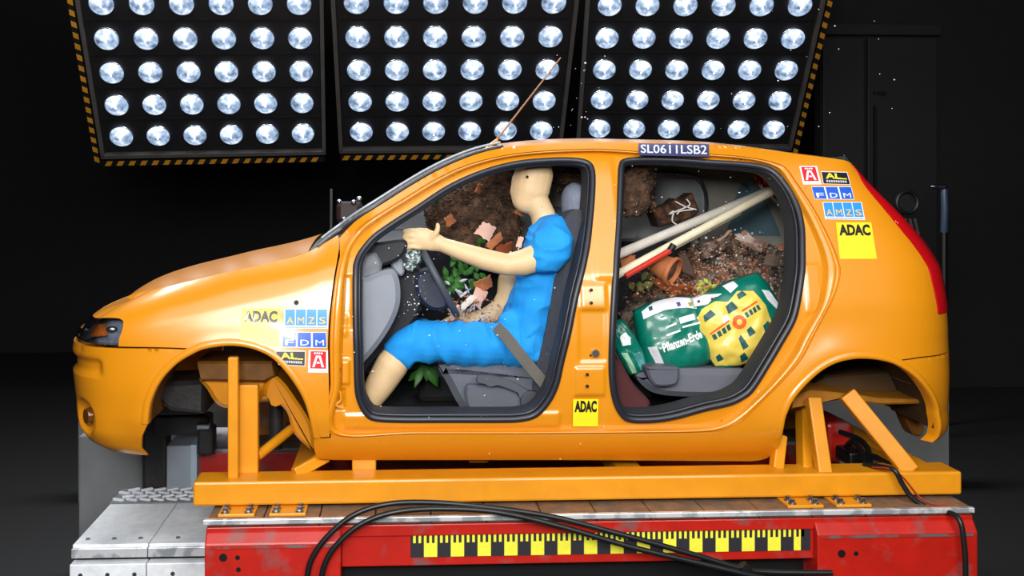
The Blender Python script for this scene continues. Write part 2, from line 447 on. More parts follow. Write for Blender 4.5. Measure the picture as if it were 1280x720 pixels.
reparent(c, (q.x, 1.16, DZ))
g = thing('grey_box', 'pale grey upright metal box standing on the deck', 'box')
quadbox(208, 557, 242, 613, 1.1, .35, LG, 'case', g, .006); quadbox(238, 556, 246, 613, 1.095, .36, mat('pale_blue_edge', (168, 190, 204), .4), 'edge_profile', g, .003)
reparent(g, (P(225, 613, 1.1).x, 1.27, DZ))
A = P(98, 545, 1.25); B_ = P(178, 545, 1.25)
tag(MB().box((A.x, 1.25, 0), (B_.x, 1.55, A.z)).build('concrete_block', CONC, None, False, bevel=.01), 'weathered concrete block under the front bumper', 'concrete block')

# ================================================================== crash sled
sled = thing('crash_sled', 'red steel crash sled table carrying the car, with yellow and black scale', 'sled')
ZYB = .215; X0, X1 = -.704, 2.22; ZT = .785
# worn plank top, each plank its own piece
npl = 14; pw = (X1-X0)/npl
for i in range(npl):
    MB().box((X0+i*pw+.002, -.155, ZT-.03), (X0+(i+1)*pw-.002, ZYB, ZT)).build('top_plank', WOODTOP, sled, False, bevel=.004)
MB().box((X0-.01, -.175, ZT-.018), (X1, -.155, ZT+.002)).build('edge_rail', ALU, sled, False, bevel=.003)
REDD = RED
MB().box((X0, -.160, ZT-.075), (X1, ZYB, ZT-.031)).build('upper_rail', REDD, sled, False, bevel=.004)
web = MB().box((X0+.5, -.150, .595), (X1-.4, -.10, ZT-.07)).build('side_web', REDD, sled, False, bevel=.004)
def endblock(x0, x1, name):
    # block with a chamfered top, standing proud of the web
    y0, y1 = -.195, ZYB; zt = ZT-.045; zc = ZT-.085
    v = [(x0, y0+.03, zt), (x1, y0+.03, zt), (x1, y1, zt), (x0, y1, zt), (x0, y0, zc), (x1, y0, zc), (x0, y0, .38), (x1, y0, .38), (x1, y1, .38), (x0, y1, .38)]
    f = [(0, 1, 2, 3), (0, 4, 5, 1), (4, 6, 7, 5), (6, 9, 8, 7), (1, 5, 7, 8, 2), (0, 3, 9, 6, 4), (3, 2, 8, 9)]
    return MB().add(v, f).build(name, REDD, sled, False, bevel=.006)
xa = P(426, 680, -.195).x; xb = P(1022, 680, -.195).x
for x0, x1, holes in ((X0, xa, [(279, 697, 5), (297, 697, 3), (298, 712, 3)]), (xb, X1, [(1052, 692, 5), (1070, 692, 3)])):
    e = endblock(x0, x1, 'end_block')
    for (u, v, r) in holes:
        p = P(u, v, -.195); MB().tube([(p.x, -.1965, p.z), (p.x, -.18, p.z)], r/330, 14).build('bolt_hole', BLACK, e)
    MB().box((x0+.02, -.199, ZT-.098), (x1-.02, -.19, ZT-.088)).build('worn_edge', mat('worn_steel', (126, 120, 122), .5, .6, rgb2=(190, 60, 50), mix_scale=12), e, False)
MB().box((xa, -.06, .35), (xb, ZYB, .60)).build('under_shade_box', BLACK, sled, False)  # black box put in for the shade below the web
# the scale: yellow tape with black marks
def RP(u, v, Y=-.1525): return P(u, v, Y)
ru0, ru1 = 513.0, 1013.0
def rv(u, t):   # top/bottom follow the web in perspective
    a = RP(513, 660).z; b_ = RP(513, 696.5).z
    return a+(b_-a)*t
xA = RP(ru0, 680).x; xB = RP(ru1, 676).x; LEN = xB-xA
tape = MB().box((xA, -.1535, rv(0, 1)), (xB, -.150, rv(0, 0))).build('scale_tape', mat('scale_yellow', (232, 226, 62), .5, var=.05, vscale=60), sled, False)
mk = MB(); nb = 30; bw = LEN/(nb+.3)
def mark(x0, x1, t0, t1): mk.box((x0, -.1545, rv(0, t1)), (x1, -.1534, rv(0, t0)))
for k in range(nb+1):
    x0 = xA+k*bw; x1 = min(xB, x0+bw)
    if k == nb: break
    if k % 2 == 0:
        mark(x0, x1, .52, 1)
        for j in (0, 2, 4): mark(x0+j*bw/5, x0+(j+1)*bw/5, 0, .52)
    else:
        for j in (1, 3): mark(x0+j*bw/5, x0+(j+1)*bw/5, 0, .52)
mark(xB-bw*.75, xB, 0, 1)
mk.build('scale_marks', mat('scale_black', (40, 38, 44), .5), tape, False)
reparent(sled, ((X0+X1)/2, .7, .35))

# ================================================================== orange mounting frame
fr = thing('mounting_frame', 'orange steel frame bolted to the sled under the car', 'frame')
FX0 = P(241, 610, -.05).x; FX1 = 2.24
def bev(mb, name, m=FORANGE, parent=fr, w_=.006): return mb.build(name, m, parent, False, bevel=w_)
bev(MB().box((FX0, -.05, .800), (FX1, .10, .892)), 'near_beam', w_=.009)
bev(MB().box((FX0, 1.45, .712), (FX1, 1.60, .892)), 'far_beam', w_=.009)
for x in (FX0+.35, .9, 2.1): bev(MB().box((x, .10, .81), (x+.1, 1.45, .88)), 'cross_member')
def post(u0, v0, u1, v1, Y, w_, d): return MB().bar(P(u0, v0, Y), P(u1, v1, Y), w_, d)
bev(MB().bar((P(292, 450, .02).x, .02, 1.36), (P(292, 450, .02).x, .02, .89), .040, .04), 'front_post')
bev(MB().bar((P(309, 450, .07).x, .09, 1.24), (P(309, 450, .07).x, .09, .89), .085, .05), 'front_post')
bev(MB().tube([P(322, 570, .12), P(366, 535, .30)], .020, 14), 'front_brace')
bev(MB().bar(P(368, 592, .06), P(408, 570, .14), .045, .04), 'front_foot')
bev(MB().bar(P(1004, 508, .30), P(1006, 590, .06), .045, .06), 'rear_post')
bev(MB().bar(P(1016, 498, .12), P(1030, 595, -.01), .055, .05), 'rear_post')
bev(MB().bar(P(1058, 492, .10), P(1138, 590, -.005), .068, .05), 'rear_brace')
bev(MB().bar(P(975, 545, .12), P(970, 588, .05), .045, .05), 'rear_foot')
bev(MB().box((P(440, 590, .1).x, .10, .885), (P(470, 590, .1).x, .2, .965)), 'jacking_block')
for x in (.3, 1.0): bev(MB().box((x, .2, .885), (x+.08, .3, .97)), 'jacking_block')
def plate(uL, uR, Yf, Yb=-.055):
    A = P(uL, 645, Yf); xa_ = A.x; xb_ = P(uR, 645, Yf).x
    pl = bev(MB().box((xa_, Yf, ZT), (xb_, -.02, ZT+.012)), 'bracket_plate', w_=.003)
    for fx in (.18, .82):
        for fy in (.25, .75):
            x = xa_+(xb_-xa_)*fx; y = Yf+(-.055-Yf)*fy
            MB().cyl((x, y, ZT+.011), (x, y, ZT+.018), .016, 16).cyl((x, y, ZT+.018), (x, y, ZT+.03), .010, 6).build('bolt', STEEL, pl)
plate(272, 318, -.142); plate(336, 382, -.142); plate(985, 1030, -.142); plate(1046, 1090, -.142)
reparent(fr, ((FX0+FX1)/2, .7, ZT))

# far red guide rail seen under the car, pale floor strip
rr = thing('guide_rail', 'red guide rail with worn grey top behind the front wheel arch', 'rail')
A = P(249, 590, 1.2); 
MB().box((A.x, 1.2, 0), (2.3, 1.66, .69)).build('rail_body', RED, rr, False, bevel=.008)
MB().box((A.x-.01, 1.19, .69), (2.31, 1.67, .71)).build('rail_top', mat('worn_rail_top', (150, 146, 150), .5, .3, rgb2=(110, 100, 104), mix_scale=6), rr, False, bevel=.004)
reparent(rr, (.8, 1.45, 0))

# ------------------------------------------------------------------ cables
def cable(pts, r, label, name='cable'):
    b = MB().tube(spline([tuple(P(*p)) for p in pts], 10), r, 12)
    return tag(b.build(name, CABLE), label, 'cable')
cable([(383, 726, -.215), (389, 700, -.215), (408, 672, -.21), (440, 645, -.20), (480, 631, -.19), (530, 628, -.185), (600, 633, -.19), (690, 646, -.20), (780, 669, -.21), (870, 694, -.215), (925, 710, -.22), (960, 715, -.22), (1040, 716, -.225)], .0105,
      'upper black cable arching over the sled edge and scale')
cable([(401, 726, -.235), (406, 705, -.235), (420, 682, -.232), (450, 656, -.225), (490, 641, -.22), (545, 636, -.215), (620, 640, -.22), (700, 658, -.225), (790, 684, -.23), (870, 703, -.235), (925, 716, -.24), (960, 724, -.24)], .0105,
      'lower black cable looping just below the other over the scale')
cable([(1080, 580, .05), (1100, 583, -.02), (1118, 588, -.08), (1128, 605, -.09), (1140, 622, -.10), (1158, 634, -.12), (1185, 640, -.17), (1200, 652, -.22), (1206, 690, -.235), (1207, 730, -.235)], .010, 'thick black cable hanging over the frame end at the rear')
cr = MB().tube(spline([tuple(P(*p)) for p in [(1090, 584, .0), (1112, 586, -.07), (1128, 596, -.08), (1148, 620, -.09), (1162, 629, -.12), (1185, 632, -.14)]], 8), .0035, 8)
tag(cr.build('thin_wire', mat('red_wire', (150, 40, 24), .5)), 'thin red wire beside the thick cable at the rear', 'wire')
kt = MB().tube([P(927, 706, -.225), P(934, 714, -.225), P(938, 722, -.225)], .020, 10)
tag(kt.build('cable_tie', CABLE), 'black cable clip joining the two cables under the scale', 'cable clip')

# red connector box and hoses behind the rear wheel arch
cb = thing('connector_box', 'red connector box with black hoses under the rear wheel arch', 'box')
quadbox(1034, 528, 1066, 578, .55, .25, RED, 'housing', cb, .02)
quadbox(1062, 566, 1082, 584, .35, .15, BLACK, 'plug', cb, .01)
for q in ([(1050, 540, .5), (1072, 548, .4), (1084, 560, .3), (1088, 580, .2)], [(1056, 560, .5), (1066, 552, .35), (1078, 566, .25), (1082, 582, .15)], [(1070, 572, .3), (1090, 570, .2), (1106, 578, .1), (1122, 588, .05)]):
    MB().tube(spline([tuple(P(*p)) for p in q], 8), .012, 10).build('hose', CABLE, cb)
reparent(cb, tuple(P(1050, 580, .6)))

# ================================================================== the car: skin surface S(s, z)
YC = .83
_s = np.arange(-2.6, 3.6, .005)
SF, SR = -.885, 1.99
def _phi(s):
    if s < SF:
        d = SF-s; return math.radians(82)*sm(d/.66)+math.radians(8)*sm((d-.6)/.5)
    if s > SR:
        d = s-SR; return math.radians(82)*sm(d/.62)+math.radians(8)*sm((d-.56)/.5)
    return 0.
_ph = np.array([_phi(s) for s in _s]); _i0 = int(np.argmin(abs(_s)))
_dx = np.cos(_ph)*.005; _dy = np.where(_s < 0, -1, 1)*np.sin(_ph)*.005
_X = np.cumsum(_dx); _X -= _X[_i0]; _Y = np.cumsum(_dy); _Y -= _Y[_i0]
SFC = float(np.interp(-YC, -_Y[:_i0][::1], _s[:_i0])) if False else float(_s[:_i0][np.argmin(abs(_Y[:_i0]-YC))])
SRC = float(_s[_i0:][np.argmin(abs(_Y[_i0:]-YC))])
GZ = [(.90, .13), (.94, .085), (.98, .045), (1.04, .014), (1.12, 0.), (1.25, -.01), (1.42, -.012), (1.55, 0.), (1.68, .026), (1.80, .075), (1.95, .15), (2.08, .215), (2.15, .255), (2.19, .29), (2.23, .36)]
_gz = np.array(GZ)
_fine = np.linspace(.85, 2.3, 300); _g = np.interp(_fine, _gz[:, 0], _gz[:, 1])
for _ in range(30): _g[1:-1] = (_g[:-2]+2*_g[1:-1]+_g[2:])/4
LEAN = np.array([(.9, .03), (1.0, .01), (1.1, .041), (1.4, .058), (1.6, .05), (1.7, .048), (1.75, .056), (1.8, .069), (1.85, .083), (1.9, .10), (1.95, .122), (2.0, .146), (2.05, .173), (2.1, .19), (2.14, .195), (2.25, .21)])
SETB = np.array([(.9, .12), (.96, .05), (1.0, .01), (1.06, -.005), (1.16, 0), (1.38, -.01), (1.44, -.02), (1.5, -.01), (1.55, .03), (1.62, .10), (1.8, .3)])
HOODPX = [(103, 403), (108, 394), (118, 386), (135, 378), (160, 370), (200, 360), (250, 348.5), (300, 337), (350, 325.5), (385, 315), (405, 305)]
_hx = np.array([P(u, v, .07).x for u, v in HOODPX]); _hz = np.array([P(u, v, .07).z for u, v in HOODPX])
ARCH = []   # filled below: (x, z, r)
def S(s, z, off=0.):
    X = float(np.interp(s, _s, _X)); Y = float(np.interp(s, _s, _Y)); ph = float(np.interp(s, _s, _ph)); sg = 1 if s < 0 else -1
    g = float(np.interp(z, _fine, _g))
    if s < -.05:
        zt = float(np.interp(X, _hx, _hz)); r = min(1.25, max(0, 1-(zt-z)/.17)); g += .075*r**2.4*sm((-.05-s)/.3)
    for ax, az, R in ARCH:
        d = math.hypot(X-ax, (z-az))-R
        if z > az-.1 and d > -.06: g -= .022*math.exp(-(max(d, 0)/.075)**2)*sm((z-az+.1)/.15)*sm((d+.06)/.05)
    g += off
    Xo = X+sg*g*math.sin(ph); Yo = Y+g*math.cos(ph)
    if s > 1.2: Xo -= float(np.interp(z, LEAN[:, 0], LEAN[:, 1]))*sm((s-1.2)/.8)
    if s < -.6: Xo += float(np.interp(z, SETB[:, 0], SETB[:, 1]))*sm((-.6-s)/.5)
    return Vector((Xo, Yo, z))
def inv(u, v, off=0.):
    p = P(u, v, .05+off); s, z = p.x, p.z
    if s > 1.6: s += .05
    if s < -1.: s -= .03
    for _ in range(25):
        a = px(S(s, z, off)); e = (u-a[0], v-a[1])
        if abs(e[0])+abs(e[1]) < .02: break
        b = px(S(s+.002, z, off)); c = px(S(s, z+.002, off))
        J = ((b[0]-a[0])/.002, (c[0]-a[0])/.002, (b[1]-a[1])/.002, (c[1]-a[1])/.002)
        det = J[0]*J[3]-J[1]*J[2]
        if abs(det) < 400: det = math.copysign(400, det if det else -1)
        ds = (J[3]*e[0]-J[1]*e[1])/det; dz = (-J[2]*e[0]+J[0]*e[1])/det
        m_ = max(abs(ds), abs(dz)); k = min(1, .08/m_) if m_ > 0 else 1
        s += ds*k; z += dz*k
    return (s, z)
def IP(pts, off=0.): return [inv(u, v, off) for u, v in pts]
_a = P(287, 535, 0); _b = P(1079, 541, 0)
ARCH += [(_a.x, _a.z, .325), (_b.x, _b.z, .312)]

car = thing('hatchback_car', 'orange small hatchback without doors and wheels, mounted on the sled', 'car')
def mirror_part(o):
    me = o.data.copy(); c = bpy.data.objects.new(o.name, me); COL.objects.link(c); c.parent = o.parent
    for v in me.vertices: v.co.y = 2*YC-v.co.y
    me.flip_normals()
    return c
def panel(name, outer, holes=(), m=ORANGE, off=0., spacing=.018, edge=.010, flange=.014, parent=car, fn=None, mirror=True):
    """sheet metal panel on the skin, edges folded inwards"""
    V2, F, bd = cdt(outer, list(holes), spacing, edge)
    f_ = (lambda s, z: off) if fn is None else fn
    V = [S(s, z, f_(s, z)) for s, z in V2]; F = list(F)
    idx = {}
    for a, b in bd:
        for i in (a, b):
            if i not in idx:
                n = len(V); V.append(S(*V2[i], f_(*V2[i]))); V.append(S(*V2[i], f_(*V2[i])+flange)); idx[i] = n
        F.append((idx[a], idx[b], idx[b]+1, idx[a]+1))
    o = link_mesh(name, V, F, m, parent, True, None)
    if mirror: mirror_part(o)
    return o

# ---- traced outlines (pixels)
ARCH_F = [(184.5, 530), (187.5, 505), (200, 477), (220, 455), (240, 442.5), (255, 436), (280, 432), (300, 432.5), (320, 437), (340, 447), (357, 464), (372, 485), (382, 505), (389, 530), (392, 547)]
ARCH_R = [(976, 548), (979, 535), (983, 518), (992, 499), (1007, 481), (1026, 464), (1044, 454), (1063, 449), (1082, 448), (1101, 450), (1119, 455), (1138, 466), (1153, 480), (1164, 495), (1171, 511), (1174.5, 527), (1176, 550)]
P_OUT = [(414, 543), (413, 480), (412, 430), (414, 390), (419, 350), (425, 320), (434, 300), (452, 281), (480, 262.5), (510, 244), (545, 223), (580, 207), (620, 196), (660, 190), (705, 187), (750, 186), (800, 189), (850, 191), (900, 193), (940, 197), (968, 203), (985, 212), (1008, 245), (1028, 279), (1044, 313), (1051, 341), (1046, 364), (1035, 388), (1016, 424), (1002, 450), (975, 481), (950, 506), (926, 529), (905, 538), (870, 541), (780, 542), (650, 543), (520, 543)]
P_STEP = [(424, 537), (428, 480), (429, 430), (431, 390), (433, 350), (437, 322), (444, 304), (459, 286), (485, 268), (514, 250), (548, 229), (582, 212), (621, 200), (660, 194), (705, 191), (750, 190), (800, 193), (850, 195), (899, 197), (937, 201), (962, 208), (976, 219), (995, 251), (1012, 284), (1024, 315), (1027, 341), (1025, 364), (1020, 385), (1003, 414), (990, 440), (965, 473), (942, 497), (918, 517), (898, 528), (868, 534), (780, 536), (650, 537), (520, 537)]
O1 = [(441, 340), (441, 400), (442, 440), (443, 480), (446, 500), (455, 518), (468, 526), (500, 528), (560, 528), (620, 528), (650, 527), (671, 521), (687, 504), (698, 482), (705, 452), (714, 415), (723, 370), (735, 320), (741, 275), (744, 235), (743, 212), (735, 201), (715, 197), (680, 197.5), (640, 202), (600, 213), (560, 231), (520, 257), (490, 276), (465, 294), (449, 313), (443, 326)]
O2 = [(778, 199), (800, 196), (850, 197), (890, 200), (925, 202), (953, 206), (970, 215), (985, 233), (998, 257), (1005, 285), (1006, 320), (1001, 370), (994, 400), (980, 426), (960, 460), (941, 489), (927, 500), (911, 507), (880, 514), (845, 523.5), (815, 528), (785, 527), (772, 516), (764, 495), (760.5, 460), (762, 400), (766, 330), (770, 270), (772, 222), (773, 208)]
ROOFPX = [(398, 311), (420, 294), (450, 272.5), (480, 253.5), (510, 234.5), (540, 217), (570, 202.5), (600, 191.5), (630, 184.5), (660, 181), (700, 178), (750, 177), (800, 178), (850, 179), (900, 181), (950, 186), (1000, 193), (1040, 198), (1064, 204)]
LAMP_IN = [(1066, 207), (1080, 231), (1102, 258), (1125, 286), (1139, 303), (1158, 331), (1166, 358), (1172, 392)]

hood_s = [inv(u, v) for u, v in HOODPX[:-1]]
i_roof = IP(ROOFPX)
i_out = spline(IP(P_OUT), 6, True)
# fender
NZ = inv(120, 397.5)[1]+.022
zseam = inv(200, 434)[1]
s_hl = inv(112, 398)
fend = poly_from(IP([(422, 294), (405, 304), (385, 315), (350, 325.5), (300, 337), (250, 348.5), (200, 360), (160, 370), (135, 378), (118, 386)]),
                 [inv(118, 386), (SFC, NZ)], [(SFC, NZ), (SFC, inv(120, 397.5)[1])],
                 [(SFC, inv(120, 397.5)[1]), inv(120, 397.5)], IP([(120, 397.5), (135, 397.2), (149, 398)]), IP([(149, 398), (153.5, 401), (154, 405), (152, 415), (148, 433)]),
                 IP([(148, 433), (200, 434), (254, 435.6)]), IP(ARCH_F[5:]), IP([(392, 547), (412, 546)]),
                 IP([(412, 546), (411, 480), (410, 430), (412, 390), (417, 350), (422, 322), (424, 306), (423.2, 296)]), IP([(423.2, 296), (422, 294)]))
panel('fender', fend)
# front bumper
zb0 = .955
hb = inv(148, 435.5)
bump_poly = poly_from(IP([(252, 437.5), (200, 436), (148, 435.5)]), [hb, (SFC, hb[1])], [(SFC, hb[1]), (SFC, .98)], [(SFC, .98), (-1.25, .965)], [(-1.25, .965), inv(150, 565)], IP([(150, 565), (170, 568), (184.5, 569)]), IP([(184.5, 569), (184.5, 530)]), IP(ARCH_F[:5]), IP([(240, 442.5), (252, 437.5)]))
fogc = inv(104, 521)
def bfn(s, z):
    o = 0.
    # shallow moulding recess across the corner and a fog lamp pocket
    z1, z2 = inv(128, 452)[1], inv(128, 470)[1]
    if z2-.01 < z < z1+.01 and s < BS1+.02:
        o += .018*sm((z-z2+.008)/.02)*sm((z1+.008-z)/.01)*sm((BS1-s)/.04)
    d = math.hypot((s-fogc[0])/.075, (z-fogc[1])/.065)
    o += .03*sm((1.15-d)/.3)
    return o
BS1 = inv(130, 460)[0]
bp_ = panel('front_bumper', bump_poly, fn=bfn, spacing=.013)
fb = MB()
c0 = S(fogc[0], fogc[1], .022); n0 = (S(fogc[0], fogc[1], -.02)-c0).normalized()
fb.cyl(c0-n0*.005, c0+n0*.012, .036, 20, .030); fb.build('fog_lamp', mat('fog_lamp_glass', (120, 70, 26), .15, .3, coat=1), car)
# headlight: lens over a dark bowl
hl = poly_from(IP([(121, 399), (135, 398.8), (148, 399.5)]), IP([(148, 399.5), (152, 402), (152.5, 406), (150.5, 416), (146.5, 431.5)]), [inv(146.5, 431.5), (inv(121, 430)[0], inv(121, 430)[1])],
                [inv(121, 430), (-1.62, inv(121, 430)[1]+.005)], [(-1.62, inv(121, 430)[1]+.005), (-1.60, inv(121, 399)[1]-.005)], [(-1.60, inv(121, 399)[1]-.005), inv(121, 399)])
LENS = bpy.data.materials.new('headlight_lens'); LENS.use_nodes = True
_nt = LENS.node_tree; _nt.nodes.clear(); _o = _nt.nodes.new('ShaderNodeOutputMaterial'); _t = _nt.nodes.new('ShaderNodeBsdfTransparent'); _g2 = _nt.nodes.new('ShaderNodeBsdfGlossy'); _mx = _nt.nodes.new('ShaderNodeMixShader'); _f = _nt.nodes.new('ShaderNodeFresnel')
_g2.inputs['Roughness'].default_value = .04; _t.inputs['Color'].default_value = (.92, .94, .96, 1); _f.inputs['IOR'].default_value = 1.5
_nt.links.new(_f.outputs[0], _mx.inputs[0]); _nt.links.new(_t.outputs[0], _mx.inputs[1]); _nt.links.new(_g2.outputs[0], _mx.inputs[2]); _nt.links.new(_mx.outputs[0], _o.inputs[0])
hlo = panel('headlight', hl, m=LENS, off=.004, spacing=.02, flange=.01)
hbowl = panel('headlight_housing', hl, m=mat('headlight_bowl', (120, 126, 142), .4, .2, var=.3, vscale=30), off=.045, spacing=.02, flange=-.03)
panel('indicator_lens', IP([(118, 406), (128, 405), (131, 420), (114, 421)], .02), m=mat('amber_lens', (190, 100, 36), .3, coat=.6), off=.02, spacing=.02, flange=.02)
oc2 = S(*inv(139, 412, .03), .034); MB().sphere(oc2, .022, 14, 10, (1.1, .6, .6)).build('headlight_reflector', STEEL, car)

e1 = inv(1150, 446)
i_roof = IP(ROOFPX)
# the door opening cuts the left edge of the panel, so build it as sill+quarter+rail ring split at the fender
ring = spline(IP(P_OUT), 6, True)
N = len(P_OUT)
o_idx = lambda k: (k % N)*6
# polygon: go round outside, come back along the inner edge
outer_path = poly_from(IP([(425, 306), (424, 298)]), IP([(424, 298), (436, 284.5)]+ROOFPX[2:]), [i_roof[-1], inv(1066, 207)], IP(LAMP_IN), [inv(1172, 392), (inv(1172, 392)[0]+.012, inv(1172, 393.5)[1])],
    [(inv(1172, 392)[0]+.012, inv(1172, 393.5)[1]), (SRC, inv(1172, 393.5)[1])], [(SRC, inv(1172, 393.5)[1]), (SRC, e1[1]+.01)], [(SRC, e1[1]+.01), e1], IP([(1150, 446), (1130, 449), (1112, 451.5)]),
    IP([(1101, 450), (1082, 448), (1063, 449), (1044, 454), (1026, 464), (1007, 481), (992, 499), (983, 518), (979, 535), (976, 548)]), IP([(976, 548), (970, 563), (958, 573), (940, 576.5)]),
    IP([(940, 576.5), (850, 576), (700, 575), (500, 575), (420, 575)]), IP([(420, 575), (397, 574)]), IP([(397, 574), (393, 562), (392.5, 548.5)]), IP([(392.5, 548.5), (413, 547.5)]))
inner = [ring[0]] + ring[::-1][:len(ring)-o_idx(5)]     # from (414,543) backwards along the sill, up the rear, over the roof to the A pillar foot
side_poly = outer_path + inner
panel('side_panel', side_poly, spacing=.017, edge=.009, flange=.006)
# step ring between skin and door frame (profile with a groove)
so = spline(IP(P_OUT), 8, True); st = spline(IP(P_STEP, .04), 8, True); n = len(so)
prof = [(0, 0), (.03, .010), (.10, .017), (.20, .016), (.27, .006), (.34, .003), (.72, .010), (.80, .016), (.90, .036), (1., .042)]
V = []; F = []
for t, d in prof:
    for a, b in zip(so, st): V.append(S(a[0]+(b[0]-a[0])*t, a[1]+(b[1]-a[1])*t, d))
for k in range(len(prof)-1):
    for i in range(n): F.append((k*n+i, k*n+(i+1) % n, (k+1)*n+(i+1) % n, (k+1)*n+i))
stp = link_mesh('door_rebate', V, F, ORANGE, car, True, None); mirror_part(stp)
# door frame face with the two openings, pressed pads on the pillars
DF = .042
i_o1 = spline(IP(O1, DF), 5, True); i_o2 = spline(IP(O2, DF), 5, True)
def pad(u0, v0, u1, v1, d, soft=.008):
    a = inv(u0, v1, DF); b = inv(u1, v0, DF); return (a[0], a[1], b[0], b[1], d, soft)
pads = [pad(727, 354, 757, 387, -.007, .01), pad(724, 388, 757, 452, .006, .01), pad(719, 459, 756, 494, -.007), pad(716, 496, 757, 536, .004), pad(744, 195, 764, 350, -.010, .02),
        pad(420, 450, 437, 480, -.014, .005), pad(428, 345, 440, 410, .012, .006), pad(419, 486, 431, 512, .014, .004), pad(420, 395, 434, 420, -.008),
        pad(1008, 330, 1024, 392, -.006, .01), pad(430, 515, 700, 536, -.008, .01)]
def dfn(s, z):
    o = DF
    for x0, z0, x1, z1, d, sf in pads:
        if x0-sf < s < x1+sf and z0-sf < z < z1+sf:
            o += d*sm((s-x0+sf)/(2*sf))*sm((x1+sf-s)/(2*sf))*sm((z-z0+sf)/(2*sf))*sm((z1+sf-z)/(2*sf))
    return o
panel('door_frame', st, [i_o1, i_o2], fn=dfn, spacing=.0075, edge=.008, flange=.03)
# holes, lugs and the striker on the pillars
def disc(u, v, r, name, m, off=DF-.016, th=.004, n=14):
    a = inv(u, v, off); c = S(*a, off); nn = (S(*a, off-.02)-c).normalized()
    return MB().cyl(c+nn*.001, c+nn*(th+.001), r, n).build(name, m, car)
for u, v in ((739, 362.5), (739, 378.5), (734, 468), (734, 482.5)): disc(u, v, .0065, 'bolt_hole', BLACK)
disc(744, 441, .014, 'door_striker', STEEL, DF-.002, .014); disc(738, 444, .004, 'bolt_hole', BLACK, DF+.006)
disc(419.5, 462, .020, 'harness_hole', BLACK, DF-.02)
disc(420.5, 404, .007, 'bolt_hole', BLACK, DF-.01)
a = S(*inv(421, 498, DF), DF-.004)
MB().tube(spline([tuple(S(*inv(u, v, DF-.01), DF-.012)) for u, v in ((417, 488), (425, 490), (426, 500), (420, 506), (428, 510))], 6), .005, 8).build('door_hinge', FORANGE, car)
disc(370.5, 378, .019, 'side_repeater_ring', mat('white_plastic', (214, 210, 206), .4), .0, .006, 22); disc(370.5, 378, .009, 'side_repeater_hole', mat('brown_hole', (50, 34, 18), .6), -.006, .004)

# rubber seals round both openings
def seal(pts, name):
    cen = pts; m = len(cen)
    # inset towards the opening
    A = np.array(cen); c = A.mean(0); tn = np.roll(A, -1, 0)-np.roll(A, 1, 0); nn = np.stack([-tn[:, 1], tn[:, 0]], 1); nn /= np.linalg.norm(nn, axis=1)[:, None]
    if ((c-A)*nn).sum() < 0: nn = -nn
    b = MB()
    for ins, off, r, fl in ((.0115, DF-.006, .0125, .75), (.025, DF+.022, .008, 1.)):
        q = A+nn*ins; b.tube([S(x, z, off) for x, z in q], r, 10, closed=True, flat=fl, ref=(0, 1, 0))
    o = b.build(name, RUBBER, car); mirror_part(o)
    q0 = A+nn*.010; q1 = A+nn*.028; q2 = A+nn*.034
    V = []; F = []; 
    for q, off in ((q0, DF+.02), (q1, DF+.055), (q2, DF+.14)): V += [S(x, z, off) for x, z in q]
    for k in range(2):
        for i in range(m): F.append((k*m+i, k*m+(i+1) % m, (k+1)*m+(i+1) % m, (k+1)*m+i))
    o = link_mesh('pillar_trim', V, F, TRIM, car); mirror_part(o)
seal(i_o1, 'front_door_seal'); seal(i_o2, 'rear_door_seal')
# rolled lips of the wheel arches
def lip(pts, name, m=ORANGE, extra=()):
    q = spline(IP(pts)+list(extra), 5); ax, az, R = ARCH[0] if pts[0][0] < 600 else ARCH[1]
    rows = [(.028, .002), (.020, -.004), (.010, -.006), (.002, -.005), (-.002, .0), (-.003, .02), (.0, .05)]
    V = []; F = []; n = len(q)
    for d, off in rows:
        for s, z in q:
            p = S(s, z); dx, dz = p.x-ax, z-az; L = math.hypot(dx, dz); V.append(S(s+dx/L*d, z+dz/L*d, off))
    for k in range(len(rows)-1):
        for i in range(n-1): F.append((k*n+i, k*n+i+1, (k+1)*n+i+1, (k+1)*n+i))
    o = link_mesh(name, V, F, m, car, True, None); mirror_part(o)
lip(ARCH_F, 'front_arch_lip'); sA, zA = inv(1171, 511); AR_END = [(sA+.010, zA-.05), (sA+.014, zA-.105), (sA+.014, zA-.15)]
lip(ARCH_R[:-2], 'rear_arch_lip', extra=AR_END)
# wheel housings: inner liners, dark, with the strut tower dome in front
def liner(arch, y0, y1, m, name):
    ax, az, R = arch; b = MB()
    b.grid(lambda i, j: Vector((ax-R*1.03*math.cos(math.pi*i), y0+(y1-y0)*j, az+R*1.03*math.sin(math.pi*i)-.0)), 30, 4)
    o = b.build(name, m, car); mirror_part(o)
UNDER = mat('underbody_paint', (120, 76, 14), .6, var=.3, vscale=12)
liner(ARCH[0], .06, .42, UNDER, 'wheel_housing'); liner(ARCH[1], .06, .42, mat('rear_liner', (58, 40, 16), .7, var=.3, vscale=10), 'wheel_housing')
def loft(rings, name, m, parent=car):
    n = len(rings[0]); V = [p for r in rings for p in r]; F = []
    for k in range(len(rings)-1):
        for i in range(n-1): F.append((k*n+i, k*n+i+1, (k+1)*n+i+1, (k+1)*n+i))
    return link_mesh(name, V, F, m, parent, True, 50)
